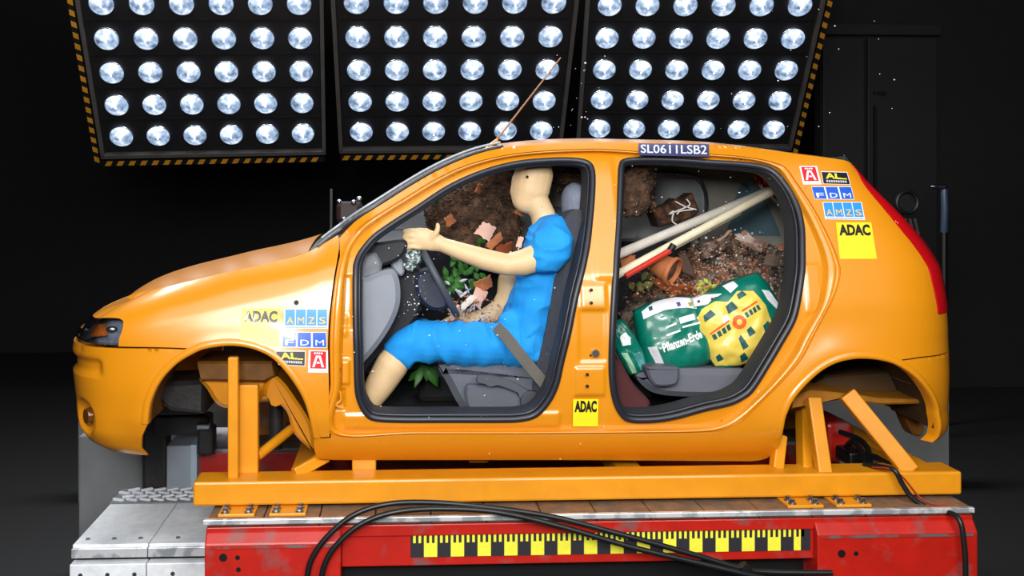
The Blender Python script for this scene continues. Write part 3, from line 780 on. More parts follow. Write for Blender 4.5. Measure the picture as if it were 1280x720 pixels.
# strut tower hanging in the front arch
MB().prism(spline([(248, 474), (262, 470), (330, 468), (332, 490), (318, 508), (300, 512), (280, 511), (268, 504), (258, 488)], 4, True), .24, .46, bev=.02).build('strut_tower', ORANGE, car)
MB().prism([(246, 452), (340, 452), (345, 470), (330, 478), (250, 476)], .2, .5, bev=.01).build('inner_fender', UNDER, car)
MB().prism(spline([(338, 470), (352, 476), (370, 500), (388, 530), (392, 562), (380, 556), (366, 540), (358, 515), (346, 505), (330, 496)], 3, True), .22, .50, bev=.012).build('bulkhead_flange', ORANGE, car)
MB().prism([(200, 478), (255, 476), (255, 518), (212, 514), (196, 500)], .30, .6, bev=.02).build('coolant_tank', DG, car)
MB().cyl(P(345, 500, .45), P(345, 560, .45), .03, 14).build('damper', DG, car)
MB().tube([P(320, 562, .5), P(362, 532, .45)], .016, 10).build('drive_shaft', DG, car)
# rear axle carrier and side rail in the rear arch
MB().prism([(990, 498), (1014, 488), (1060, 492), (1100, 498), (1160, 500), (1162, 505), (1100, 506), (1050, 500), (1016, 503), (990, 512)], .15, .45, bev=.008).build('chassis_rail', mat('rail_shaded_orange', (150, 96, 16), .55, var=.2, vscale=12), car)  # shade on the rail is darkened into its orange
MB().prism([(1092, 492), (1160, 488), (1158, 504), (1096, 505)], .30, .5, bev=.01).build('axle_mount', UNDER, car)
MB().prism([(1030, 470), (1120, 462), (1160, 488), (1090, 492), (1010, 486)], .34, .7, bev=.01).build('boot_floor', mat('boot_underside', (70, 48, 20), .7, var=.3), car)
MB().prism(spline([(1128, 505), (1156, 505), (1155, 540), (1148, 546), (1140, 540)], 3, True), .5, .6, bev=.01).build('exhaust_hanger', UNDER, car)
# rear bumper and tail lamp
rbp = poly_from([inv(1112, 453), inv(1130, 450.8)], [inv(1130, 450.8), inv(1150, 447.8)], [inv(1150, 447.8), (SRC, e1[1]+.003)], [(SRC, e1[1]+.003), (SRC, AR_END[2][1])], [(SRC, AR_END[2][1]), AR_END[2]], AR_END[::-1]+[(sA, zA)],
                IP([(1171, 511), (1164, 495), (1153, 480), (1138, 466), (1119, 455), (1112, 453)]))
panel('rear_bumper', rbp)
li = IP(LAMP_IN)
tl = [(s+.004, z) for s, z in spline(li, 5)] + [(s+d, z) for (s, z), d in zip(spline(li, 5)[::-1], [.20-.10*(i/35)**1.5 for i in range(36)])]
panel('tail_light', tl, m=mat('tail_lamp_red', (196, 14, 24), .12, coat=1., ior=1.5), off=-.004, spacing=.02, flange=.02)
# ---- roof, windscreen, bonnet, hatch
def across(pts3, nm, m, crown, fwd=None, na=15, parent=car, fac=None):
    rings = []
    for k, p in enumerate(pts3):
        row = []
        for j in range(na):
            t = j/(na-1); y = p.y+(2*YC-2*p.y)*t; q = 1-(2*t-1)**2
            f = 1 if fac is None else fac(k/(len(pts3)-1))
            d = Vector((0, 0, crown*q)) if fwd is None else Vector(fwd)*(crown*q*f)
            row.append(Vector((p.x, y, p.z))+d)
        rings.append(row)
    return loft(rings, nm, m, parent)
def dusty(name, lo, hi, col):
    m = bpy.data.materials.new(name); m.use_nodes = True
    nt = m.node_tree; nt.nodes.clear(); N = nt.nodes; L = nt.links
    o_ = N.new('ShaderNodeOutputMaterial'); t_ = N.new('ShaderNodeBsdfTransparent'); g_ = N.new('ShaderNodeBsdfPrincipled'); x_ = N.new('ShaderNodeMixShader')
    nz = N.new('ShaderNodeTexNoise'); nz.inputs['Scale'].default_value = 9; nz.inputs['Detail'].default_value = 5
    mr = N.new('ShaderNodeMapRange'); mr.inputs['From Min'].default_value = .3; mr.inputs['From Max'].default_value = .7; mr.inputs['To Min'].default_value = lo; mr.inputs['To Max'].default_value = hi
    tc = N.new('ShaderNodeTexCoord'); L.new(tc.outputs['Object'], nz.inputs['Vector']); L.new(nz.outputs['Fac'], mr.inputs['Value'])
    g_.inputs['Base Color'].default_value = lin(col)+(1,); g_.inputs['Roughness'].default_value = .25; t_.inputs['Color'].default_value = (.75, .8, .82, 1)
    L.new(mr.outputs[0], x_.inputs[0]); L.new(t_.outputs[0], x_.inputs[1]); L.new(g_.outputs[0], x_.inputs[2]); L.new(x_.outputs[0], o_.inputs[0])
    return m
rf = spline(IP(ROOFPX[8:]), 5); roof_pts = [S(s, z, .002) for s, z in rf]
across(roof_pts, 'roof', ORANGE, .035)
ws = spline(IP(ROOFPX[:9]), 5); GLASS = bpy.data.materials.new('window_glass'); GLASS.use_nodes = True
nt = GLASS.node_tree; nt.nodes.clear(); o_ = nt.nodes.new('ShaderNodeOutputMaterial'); t_ = nt.nodes.new('ShaderNodeBsdfTransparent'); g_ = nt.nodes.new('ShaderNodeBsdfGlossy'); x_ = nt.nodes.new('ShaderNodeMixShader'); f_ = nt.nodes.new('ShaderNodeFresnel')
g_.inputs['Roughness'].default_value = .03; t_.inputs['Color'].default_value = (.7, .78, .8, 1); f_.inputs['IOR'].default_value = 1.5
nt.links.new(f_.outputs[0], x_.inputs[0]); nt.links.new(t_.outputs[0], x_.inputs[1]); nt.links.new(g_.outputs[0], x_.inputs[2]); nt.links.new(x_.outputs[0], o_.inputs[0])
wsp = [S(s, z, .004) for s, z in ws]
across(wsp, 'windscreen', dusty('dusty_windscreen', .12, .34, (170, 178, 178)), .05, (-.75, 0, .35), 17)
for nm, ins, m in (('windscreen_trim', .0, RUBBER), ):
    b = MB().tube([p+Vector((-.004, .012, .006)) for p in wsp], .009, 8); tr = b.build(nm, m, car); mirror_part(tr)
MB().tube([p+Vector((-.012, .035, .024)) for p in wsp[2:]], .005, 8).build('windscreen_moulding', mat('satin_alu', (150, 158, 166), .4, .3), car)
hs = spline(IP(HOODPX[2:-1])[::-1], 5)[::-1]; hp = [S(s, z, .004) for s, z in hs]
s0, z0 = hs[0]; half = [S(s0+(SFC-s0)*k/60, z0+(NZ-z0)*k/60, .004) for k in range(61)]; hy = [p.y for p in half]
rows = []
def front_row(j, na=19):
    t = j/(na-1); y = hp[0].y+(2*YC-2*hp[0].y)*t; yy = min(y, 2*YC-y)
    return Vector((float(np.interp(yy, hy, [p.x for p in half])), y, float(np.interp(yy, hy, [p.z for p in half]))))
rows.append([front_row(j) for j in range(19)])
for k, p in enumerate(hp[1:]):
    kk = (k+1)/(len(hp)-1); row = []
    for j in range(19):
        t = j/18; q = 1-(2*t-1)**2; y = p.y+(2*YC-2*p.y)*t; fr_ = rows[0][j]; w_ = (1-kk)**2.2
        row.append(Vector((p.x+(fr_.x-hp[0].x)*w_, y, p.z+.042*q*sm(kk*2.2)+(fr_.z-hp[0].z)*(1-sm(kk*2.5)))))
    rows.append(row)
loft(rows, 'bonnet', ORANGE)
cw = [S(*inv(385, 316), .0)+Vector((0, .02, .0)), S(*inv(424, 300), 0.)+Vector((.1, .05, -.03))]
across(cw, 'cowl', BLACK, .03)
# hatch at the back with glass
def rear_pt(z, t):   # t 0..1 across, from near corner to far
    s = inv(1150, 400)[0]+.32
    p = S(s, z); y = p.y+(2*YC-2*p.y)*t; return Vector((p.x+.05*(1-(2*t-1)**2), y, z))
zs = [1.42+.1*k for k in range(8)]
MB().grid(lambda i, j: rear_pt(1.30+(1.66-1.30)*j, i), 12, 8).build('hatch_panel', ORANGE, car)
MB().grid(lambda i, j: rear_pt(1.67+(2.16-1.67)*j, i), 12, 8).build('hatch_glass', GLASS, car)
# sticker-like body number etc. come later; rear roof lip
sp = [S(*inv(1040, 198), .0), S(*inv(1064, 204), .0)]
# grille panel in front below the bonnet
MB().grid(lambda i, j: Vector((-1.24-.06*(1-(2*i-1)**2), .36+.94*i, 1.37+.07*j)), 10, 3).build('grille', BLACK, car)
# aerial
an = [P(612, 188, .83), P(618, 177, .83)]
MB().tube([P(610, 189, .83), P(615, 182, .83), P(622, 174, .83)], [.022, .016, .006], 10).build('aerial_base', ORANGE, car)
MB().tube([P(620, 176, .83), P(701, 72, .83)], [.0045, .003], 6).build('aerial_rod', mat('aerial_rod', (132, 76, 22), .5), car)

# ================================================================== inside the car
def blobmesh(caps, voxel, smooth_it=6, disp=0., dscale=8., seed=0., fold=(1, 1, 1)):
    """chains of round sections fused into one continuous surface; caps = list of chains of (point, radius[, (sx,sy,sz)])"""
    b = MB()
    for ch in caps:
        pts = [Vector(c[0]) for c in ch]; rs = [c[1] for c in ch]
        for i, c in enumerate(ch):
            b.sphere(c[0], c[1]*.995, 16, 10, c[2] if len(c) > 2 else (1, 1, 1))
        for i in range(len(ch)-1):
            if len(ch[i]) > 2 or len(ch[i+1]) > 2:
                k = max(2, int((pts[i+1]-pts[i]).length/(.4*min(rs[i], rs[i+1]))))
                s0 = ch[i][2] if len(ch[i]) > 2 else (1, 1, 1); s1 = ch[i+1][2] if len(ch[i+1]) > 2 else (1, 1, 1)
                for j in range(1, k):
                    t = j/k; b.sphere(pts[i].lerp(pts[i+1], t), rs[i]+(rs[i+1]-rs[i])*t, 16, 10, tuple(x+(y-x)*t for x, y in zip(s0, s1)))
            else:
                b.tube([pts[i], pts[i+1]], [rs[i], rs[i+1]], 18)
    me = bpy.data.meshes.new('tmp'); me.from_pydata([tuple(v) for v in b.v], [], b.f); me.update()
    o = bpy.data.objects.new('tmp', me); COL.objects.link(o)
    md = o.modifiers.new('r', 'REMESH'); md.mode = 'VOXEL'; md.voxel_size = voxel
    sm_ = o.modifiers.new('s', 'SMOOTH'); sm_.factor = .5; sm_.iterations = smooth_it
    bpy.context.view_layer.update()
    m2 = bpy.data.meshes.new_from_object(o.evaluated_get(bpy.context.evaluated_depsgraph_get()))
    bpy.data.objects.remove(o); bpy.data.meshes.remove(me)
    if disp:
        nn = [v.normal.copy() for v in m2.vertices]
        for v, n_ in zip(m2.vertices, nn):
            q = Vector((v.co.x*fold[0], v.co.y*fold[1], v.co.z*fold[2]))*dscale+Vector((seed, seed*2, 0))
            if fold == (1, 1, 1): v.co += n_*(disp*(noise.noise(q)+.5*noise.noise(q*2.3)+.3*noise.noise(q*5)))
            else: v.co += n_*(disp*(.8*noise.noise(q*.6)+1.-2.2*abs(noise.noise(q))**.7))
    for p in m2.polygons: p.use_smooth = True
    return m2
def blob(name, caps, voxel, m, parent=None, **k):
    me = blobmesh(caps, voxel, **k); me.name = name; me.materials.append(m)
    o = bpy.data.objects.new(name, me); COL.objects.link(o)
    if parent: o.parent = parent
    return o
def Q(*c):   # (u, v, Y, r) chain in pixels
    return [((P(q[0], q[1], q[2]), q[3]) + ((q[4],) if len(q) > 4 else ())) for q in c]

# lining of the far side with window openings
BELT = 1.745
def clip_top(poly, z0, ins):
    A = np.array(poly); c = A.mean(0)
    out = [(x+(c[0]-x)*ins, z+(c[1]-z)*ins) for x, z in A if z > z0]
    return out
w1 = clip_top(i_o1, BELT, .05); w2 = clip_top(i_o2, BELT, .05)
LINING = mat('grey_lining', (168, 165, 154), .85, var=.12, vscale=7)
DOORT = mat('door_trim_dark', (58, 60, 66), .7, var=.15, vscale=6)
DUSTY = dusty('dusty_glass', .65, .95, (196, 200, 202))
def far_panel(name, outer, holes, m, off, spacing=.04):
    o = panel(name, outer, holes, m, off=off, spacing=spacing, edge=.02, flange=-.02, mirror=False)
    for v in o.data.vertices: v.co.y = 2*YC-v.co.y
    o.data.flip_normals(); return o
zroof = 2.14
lin_poly = [(-.30, 1.02), (1.45, 1.02), (1.5, 1.36), (2.12, 1.36), (2.60, 1.40), (2.60, 1.75), (2.52, 2.06), (2.3, zroof), (.55, zroof+.02), (.30, 2.08), (-.05, 1.88), (-.30, 1.72)]
q3 = [(1.78, 1.80), (2.02, 1.80), (1.92, 2.03), (1.76, 2.06)]
qw = poly_from([(1.84, 1.76), (2.24, 1.76)], [(2.24, 1.76), (2.2, 1.96), (2.12, 2.04)], [(2.12, 2.04), (2.0, 2.05)], [(2.0, 2.05), (1.90, 1.92), (1.84, 1.76)])
far_panel('side_lining', lin_poly, [w1, w2, qw], LINING, .13)
far_panel('teal_inset', qw, [], mat('teal_film', (104, 138, 150), .6, alpha=.96, var=.2, vscale=6), .11)  # teal sheet filling the rear opening cut in the far lining
far_panel('door_card', [(-.30, 1.05), (.70, 1.05), (.74, BELT-.01), (-.10, BELT-.01)], [], DOORT, .165)
far_panel('door_card', [(.86, 1.05), (1.45, 1.10), (1.62, BELT-.01), (.86, BELT-.01)], [], DOORT, .165)
far_panel('door_glass', [(a, b) for a, b in w1], [], DUSTY, .09); far_panel('door_glass', [(a, b) for a, b in w2], [], DUSTY, .09)
# headliner, floor, bulkhead
across([p+Vector((0, .05, -.045)) for p in roof_pts], 'headliner', LINING, .02)
MB().box((-.27, .10, 1.00), (1.50, 1.56, 1.03)).build('floor_pan', DARKIN, car, False)
MB().box((-.32, .12, 1.0), (-.28, 1.54, 1.70)).build('bulkhead', DARKIN, car, False)
MB().box((.1, .70, 1.03), (1.2, .96, 1.16)).build('centre_tunnel', DARKIN, car, False, bevel=.03)
MB().box((2.14, .16, 1.2), (2.18, 1.50, 1.64)).build('hatch_lining', LINING, car, False)
MB().grid(lambda i, j: rear_pt(1.67+(2.14-1.67)*j, i)+Vector((-.02, 0, 0)), 12, 8).build('dusty_rear_glass', mat('teal_dust_film', (92, 122, 132), .7, alpha=.75, var=.2, vscale=6), car)
MB().box((1.64, .34, 1.33), (2.14, 1.50, 1.36)).build('boot_base', DARKIN, car, False, bevel=.02)
# dashboard: pale end cap, dark top
MB().prism(spline([(446, 356), (458, 347), (480, 338), (492, 338), (499, 352), (500, 378), (492, 402), (476, 428), (456, 452), (446, 458)], 4, True), .20, .62, bev=.02).build('dashboard_end', GREYP, car)
MB().prism([(447, 330), (455, 318), (470, 316), (478, 330), (476, 342), (448, 352)], .22, 1.4, bev=.012).build('dash_corner', mat('pale_grey_fabric', (118, 122, 128), .7, var=.2, vscale=20), car)
MB().prism(spline([(452, 308), (480, 302), (506, 300), (508, 312), (496, 326), (470, 334), (454, 326)], 4, True), .24, 1.45, bev=.012).build('dash_top', mat('dash_black', (30, 32, 36), .6, var=.2), car)
MB().prism(spline([(478, 342), (502, 330), (524, 338), (532, 365), (520, 400), (498, 425), (470, 452), (450, 478), (448, 462), (476, 430), (494, 402), (501, 376)], 3, True), .40, 1.45, bev=.015).build('dash_body', mat('dash_dark', (30, 32, 38), .65, var=.2), car)
MB().prism(spline([(488, 330), (500, 322), (506, 338), (500, 345)], 3, True), .30, .5, bev=.008).build('air_vent', GREYP, car)
# steering wheel, seen nearly edge-on
wc = P(546, 347, .45); axis = (P(570, 340, .45)-P(540, 352, .45)); ax = Vector((math.cos(math.radians(28)), 0, math.sin(math.radians(28))))
e1_ = Vector((0, 1, 0)); e2_ = ax.cross(e1_).normalized()
ring_ = [wc+e1_*(.180*math.cos(q))+e2_*(.180*math.sin(q)) for q in [2*math.pi*k/40 for k in range(40)]]
sw = MB().tube(ring_, .0155, 12, closed=True).build('steering_wheel', mat('wheel_grey', (70, 74, 84), .5), car)
hb_ = MB().cyl(wc-ax*.05, wc+ax*.015, .06, 20, .05)
for q in (.15, math.pi-.15, math.pi*1.5): hb_.bar(wc-ax*.02, wc+(e1_*math.cos(q)+e2_*math.sin(q))*.178, .035, .018, tuple(ax))
hb_.build('wheel_hub', mat('hub_blue_black', (26, 34, 56), .45), sw)
MB().prism(spline([(520, 345), (540, 338), (556, 358), (560, 384), (540, 388), (522, 372)], 3, True), .36, .54, bev=.015).build('column_shroud', mat('shroud_navy', (34, 42, 62), .5, var=.2), car)
MB().tube([wc-ax*.06, P(505, 372, .45)], .03, 12).build('steering_column', BLACK, car)
# driver's seat
seat = MB().prism(spline([(702, 292), (712, 268), (726, 262), (737, 272), (737, 300), (729, 345), (718, 395), (708, 440), (697, 486), (684, 500), (668, 492), (672, 458), (684, 415), (694, 350)], 4, True), .24, .72, bev=.035).build('driver_seat', SEATF, car)
blob('headrest', [Q((718, 250, .47, .078, (.76, 1.35, 1)), (719, 260, .47, .080, (.76, 1.35, 1)))], .008, HEADR, seat)
for yy in (.42, .54): MB().cyl(P(718, 268, yy), P(722, 290, yy), .008, 8).build('headrest_stem', STEEL, seat)
MB().prism(spline([(549, 462), (556, 457), (600, 454), (640, 456), (675, 462), (690, 470), (692, 492), (680, 512), (650, 522), (590, 522), (574, 508), (560, 482)], 4, True), .30, .70, bev=.03).build('seat_cushion', mat('seat_grey', (92, 96, 106), .75, var=.08, vscale=30), seat)
MB().prism(spline([(583, 484), (600, 482), (640, 484), (668, 492), (682, 500), (672, 516), (650, 521), (600, 521), (584, 508)], 4, True), .245, .30, bev=.01).build('seat_side_cover', SEATP, seat)
MB().prism(spline([(596, 472), (604, 469), (634, 474), (658, 486), (668, 497), (660, 502), (646, 492), (622, 483), (598, 480)], 3, True), .225, .25, bev=.006).build('recline_lever', mat('lever_grey', (74, 77, 86), .5), seat)
c = P(663, 501, .235); MB().cyl((c.x, .215, c.z), (c.x, .25, c.z), .044, 24).build('recline_knob', mat('knob_dark', (60, 62, 70), .5), seat, bevel=.004)
# belt strap and buckle
sp_ = [P(620, 408, .30), P(632, 420, .22), P(646, 438, .19), P(664, 460, .185), P(686, 486, .18)]
b = MB(); V = []
for p in spline([tuple(q) for q in sp_], 6):
    p = Vector(p); t = Vector((.65, 0, .62)); V += [p-t*.026, p+t*.026, p+t*.026+Vector((0, .004, 0)), p-t*.026+Vector((0, .004, 0))]
n = len(V)//4; F = []
for i in range(n-1):
    for k in range(4): F.append((i*4+k, i*4+(k+1) % 4, (i+1)*4+(k+1) % 4, (i+1)*4+k))
F += [(0, 3, 2, 1), ((n-1)*4, (n-1)*4+1, (n-1)*4+2, (n-1)*4+3)]
b.add(V, F); b.build('seat_belt', mat('belt_webbing', (96, 92, 86), .8, var=.1, bump=.2, bscale=500), car)
# passenger seat (behind)
ps = MB().prism(spline([(702, 292), (712, 268), (726, 262), (737, 272), (729, 345), (708, 440), (684, 500), (668, 492), (684, 415), (694, 350)], 4, True), .24, .68, bev=.035).build('passenger_seat', SEATF, car)
for v in ps.data.vertices: v.co.y += .72; v.co.x += .02
# rear bench and its fittings
rbn = MB().prism(spline([(800, 468), (850, 462), (900, 462), (934, 463), (941, 474), (930, 488), (905, 496), (860, 497), (825, 494), (806, 484)], 4, True), .30, 1.45, bev=.025).build('rear_bench', mat('bench_grey', (96, 98, 108), .7, var=.06), car)
MB().prism(spline([(808, 462), (814, 459), (845, 459), (850, 464), (848, 478), (840, 483), (818, 482)], 3, True), .24, .40, bev=.01).build('bench_hinge', SEATP, rbn)
MB().prism(spline([(762, 436), (770, 440), (782, 462), (794, 482), (812, 501), (812, 510), (806, 522), (770, 522), (762, 505)], 3, True), .21, .60, bev=.012).build('maroon_seat_cover', mat('maroon_cloth', (74, 32, 34), .85, var=.12, vscale=15), car)

# ================================================================== crash test dummy at the wheel
dm = thing('crash_test_dummy', 'tan crash test dummy in blue shirt and shorts sitting at the steering wheel', 'crash dummy')
hand = []
# near (left) hand on top of the rim: palm, four unequal fingers, thumb
palm = Q((553, 306, .27, .031), (543, 302, .272, .036, (1, .6, 1.15)), (532, 299, .272, .037, (1, .55, 1.3)), (524, 298, .272, .034, (1, .5, 1.4)))
body = [
    Q((667, 219, .47, .088, (1, .84, .95)), (664, 234, .47, .086, (1, .84, 1)), (659, 247, .47, .070, (1, .82, 1))),      # head
    Q((648, 224, .47, .030), (643, 240, .47, .020, (1, .8, 1)), (650, 252, .47, .034, (1, 1.1, 1))),                        # face: brow, nose, chin
    Q((668, 250, .47, .060), (678, 266, .47, .054), (684, 288, .47, .062)),                                             # neck
    Q((684, 292, .47, .07), (690, 300, .32, .052), (695, 304, .28, .055)), Q((684, 292, .47, .07), (690, 300, .62, .052), (693, 304, .68, .055)),
    Q((684, 300, .42, .085), (676, 360, .44, .09), (664, 430, .46, .085)), Q((684, 300, .52, .085), (676, 360, .5, .09), (664, 430, .48, .085)),
    Q((695, 304, .28, .058), (682, 318, .25, .060), (655, 328, .24, .056), (634, 331, .235, .046), (605, 324, .245, .045), (575, 314, .26, .038), (553, 306, .27, .031)),
    palm,
    Q((693, 304, .66, .052), (656, 332, .66, .05), (636, 350, .64, .05), (634, 370, .62, .048), (626, 385, .61, .046), (608, 396, .60, .042), (588, 400, .58, .032), (574, 398, .57, .028, (1, 1.2, .8))),
    Q((664, 432, .37, .07), (600, 430, .35, .07), (515, 428, .33, .060), (505, 434, .33, .060), (490, 456, .33, .070), (474, 482, .33, .062), (456, 510, .33, .046), (448, 520, .33, .044), (430, 524, .33, .036)),
    Q((664, 432, .57, .075), (600, 428, .58, .08), (515, 422, .60, .068), (503, 430, .60, .062), (485, 460, .60, .056), (462, 505, .60, .042), (440, 515, .60, .034)),
]
# fingers (near hand): back of the hand towards us, fingers closing round the rim behind it; thumb up along it
for k, (vv, L) in enumerate(((287.5, .95), (294.8, 1.1), (302, 1.0), (308.6, .75))):
    body.append(Q((525, vv+.8, .268, .0108), (516-2*L, vv, .268, .0102), (510-4*L, vv+1.5, .280, .0098), (508-3*L, vv+3, .305, .0098), (514, vv+4, .330, .0090)))
body.append(Q((541, 296, .258, .0145), (546, 290, .250, .0125), (547.5, 284, .250, .0108), (547, 280.5, .252, .0095)))
for k, (yy, L) in enumerate(((.54, .9), (.56, 1.), (.582, .97), (.604, .8))):   # relaxed far hand
    body.append(Q((574, 396, yy, .012), (562, 398, yy, .011), (553-2*L, 404, yy, .010), (550, 410+2*L, yy, .009)))
body.append(Q((578, 394, .545, .013), (568, 388, .535, .011), (560, 387, .53, .009)))
blob('body', body, .0055, SKIN, dm, smooth_it=7)
for u, v, yy in ((659, 221, .391), (677, 259, .42)): MB().sphere(P(u, v, yy), .006, 8, 6).build('bolt_recess', BLACK, dm)
# shirt with sleeves
sh = [Q((688, 300, .37, .098), (680, 330, .37, .105), (672, 365, .38, .105), (664, 400, .38, .100), (658, 428, .38, .100)),
      Q((688, 300, .57, .098), (680, 330, .57, .105), (672, 365, .56, .105), (664, 400, .56, .100), (658, 428, .56, .100)),
      Q((688, 300, .47, .10), (676, 350, .47, .112), (660, 405, .47, .112)),
      Q((648, 400, .42, .074), (645, 406, .5, .07)), Q((640, 404, .36, .058), (634, 412, .40, .05)), Q((676, 440, .34, .06), (650, 430, .33, .05)),
      Q((693, 294, .30, .080), (692, 306, .255, .084), (687, 315, .245, .082), (681, 320, .242, .076)),
      Q((692, 297, .64, .075), (686, 312, .69, .072), (676, 330, .70, .066)),
      Q((690, 288, .36, .06), (688, 284, .47, .066), (690, 288, .58, .06))]
blob('shirt', sh, .007, BLUE, dm, smooth_it=5, disp=.011, dscale=1, seed=3, fold=(7, 5, 15))
so_ = [Q((662, 430, .37, .098), (640, 432, .36, .092), (600, 430, .345, .090), (560, 428, .335, .088), (525, 427, .33, .084), (510, 432, .33, .078), (503, 440, .33, .074)),
       Q((662, 430, .57, .098), (640, 431, .57, .092), (600, 429, .58, .09), (525, 424, .60, .084), (505, 435, .60, .074)),
       Q((660, 428, .38, .10), (660, 428, .56, .10))]
blob('shorts', so_, .007, BLUE, dm, smooth_it=5, disp=.011, dscale=1, seed=9, fold=(17, 6, 6))
reparent(dm, tuple(P(640, 470, .47)))

# ================================================================== load flying through the car
SOIL = mat('dark_soil', (112, 82, 62), .95, rgb2=(64, 46, 35), mix_scale=18, mix_edge=(.35, .65), var=.3, vscale=60, bump=.8, bscale=60)
GRAVEL = mat('grey_soil', (128, 112, 98), .95, rgb2=(66, 56, 48), mix_scale=22, mix_edge=(.4, .6), var=.35, vscale=70, bump=.8, bscale=70)
TERRA = mat('terracotta', (176, 104, 62), .8, var=.18, vscale=18, bump=.2, bscale=80)
TERRAP = mat('terracotta_pink', (222, 176, 156), .8, var=.1, vscale=14)
def stuff(o, label): o['label'] = label; o['kind'] = 'stuff'; return o
blobs = [
    ('flying_soil', [Q((560, 272, .95, .10), (590, 262, .95, .12), (618, 280, .95, .12), (626, 310, .95, .10)), Q((600, 235, 1.0, .09), (630, 232, 1.0, .09)), Q((575, 300, .95, .09), (606, 305, .95, .1)), Q((716, 222, .95, .08), (700, 214, .95, .08))], SOIL, 'dark brown soil flying through the cabin in front of the dummy'),
    ('flying_soil', [Q((786, 216, .55, .085), (786, 240, .55, .08), (798, 224, .6, .085)), Q((782, 256, .55, .05), (796, 252, .6, .05))], SOIL, 'dark brown soil in the upper front corner of the rear door opening'),
    ('soil_pile', [Q((795, 430, .75, .13), (830, 400, .8, .17), (880, 390, .85, .18), (930, 380, .8, .18), (968, 400, .75, .13)), Q((870, 350, .95, .15), (920, 335, 1., .15), (965, 345, 1., .13)), Q((960, 440, .80, .10), (930, 450, .85, .1))], GRAVEL, 'grey brown heap of soil and gravel behind the bags'),
]
heaps = []
for nm, caps, m, lab in blobs: heaps.append(blob(nm, caps, .016, m, None, smooth_it=2, disp=.035, dscale=9, seed=len(lab))); stuff(heaps[-1], lab)
def clods(name, label, regions, n, m, size):
    b = MB(); rnd = random.Random(len(label))
    for _ in range(n):
        u0, v0, u1, v1, y0, y1 = rnd.choice(regions)
        c = P(rnd.uniform(u0, u1), rnd.uniform(v0, v1), rnd.uniform(y0, y1)); r = size[0]+(size[1]-size[0])*rnd.random()**2.2
        M_ = Matrix.Rotation(rnd.uniform(0, 6.3), 3, 'Z') @ Matrix.Rotation(rnd.uniform(0, 6.3), 3, 'X')
        vs = [M_ @ (Vector(q)*r*rnd.uniform(.6, 1.2))+c for q in ((1, 0, 0), (-1, 0, 0), (0, .8, 0), (0, -.8, 0), (0, 0, .7), (0, 0, -.7))]
        b.add(vs, [(0, 2, 4), (2, 1, 4), (1, 3, 4), (3, 0, 4), (2, 0, 5), (1, 2, 5), (3, 1, 5), (0, 3, 5)])
    return stuff(b.build(name, m, None, False), label)
def on_heap(name, label, heap, n, m, size, box=None, seed=1):
    b = MB(); rnd = random.Random(seed); me = heap.data
    cand = [p for p in me.polygons if p.normal.y < .25 and (box is None or (lambda q: box[0] < q[0] < box[2] and box[1] < q[1] < box[3])(px(p.center)))]
    for _ in range(n if cand else 0):
        p = rnd.choice(cand); r = size[0]+(size[1]-size[0])*rnd.random()**1.8; c = p.center+p.normal*r*.3
        M_ = Matrix.Rotation(rnd.uniform(0, 6.3), 3, 'Z') @ Matrix.Rotation(rnd.uniform(0, 6.3), 3, 'X')
        vs = [M_ @ (Vector(q)*r*rnd.uniform(.6, 1.2))+c for q in ((1, 0, 0), (-1, 0, 0), (0, .8, 0), (0, -.8, 0), (0, 0, .7), (0, 0, -.7))]
        b.add(vs, [(0, 2, 4), (2, 1, 4), (1, 3, 4), (3, 0, 4), (2, 0, 5), (1, 2, 5), (3, 1, 5), (0, 3, 5)])
    return stuff(b.build(name, m, None, False), label)
PINKM = mat('terracotta_mixed', (206, 150, 116), .8, rgb2=(140, 72, 36), mix_scale=30, mix_edge=(.4, .6))
on_heap('heap_gravel', 'grey gravel covering the soil heap', heaps[2], 3500, GRAVEL, (.004, .013), None, 1)
on_heap('heap_chips', 'pink and orange chips spread over the soil heap', heaps[2], 1500, PINKM, (.004, .015), (790, 290, 960, 372), 2)
on_heap('heap_stones', 'pale grey stones spread over the soil heap', heaps[2], 700, mat('pale_stone', (190, 178, 168), .8), (.004, .012), (865, 285, 990, 380), 3)
on_heap('soil_clods', 'brown clods on the soil flying in the front cabin', heaps[0], 1800, SOIL, (.004, .014), None, 4)
clods('soil_crumbs', 'brown soil crumbs flying in the cabin', [(545, 225, 655, 330, .70, 1.0), (770, 203, 820, 265, .4, .7), (690, 205, 735, 240, .75, .95), (775, 330, 870, 372, .5, .9)], 900, SOIL, (.003, .014))
clods('gravel_crumbs', 'grey gravel bits flying above the bags', [(850, 300, 990, 360, .40, .60), (780, 350, 860, 380, .40, .60)], 90, GRAVEL, (.003, .013))
clods('terracotta_crumbs', 'pink and orange terracotta crumbs in the load', [(790, 335, 905, 372, .42, .6), (560, 370, 625, 405, .35, .55), (830, 355, 890, 372, .4, .5)], 330, mat('terracotta_mixed', (206, 150, 116), .8, rgb2=(140, 72, 36), mix_scale=30, mix_edge=(.4, .6)), (.003, .014))
clods('pale_crumbs', 'pale stony crumbs in the load', [(872, 290, 955, 335, .5, .7), (560, 380, 622, 405, .33, .5)], 240, mat('pale_stone', (214, 204, 196), .8), (.002, .009))
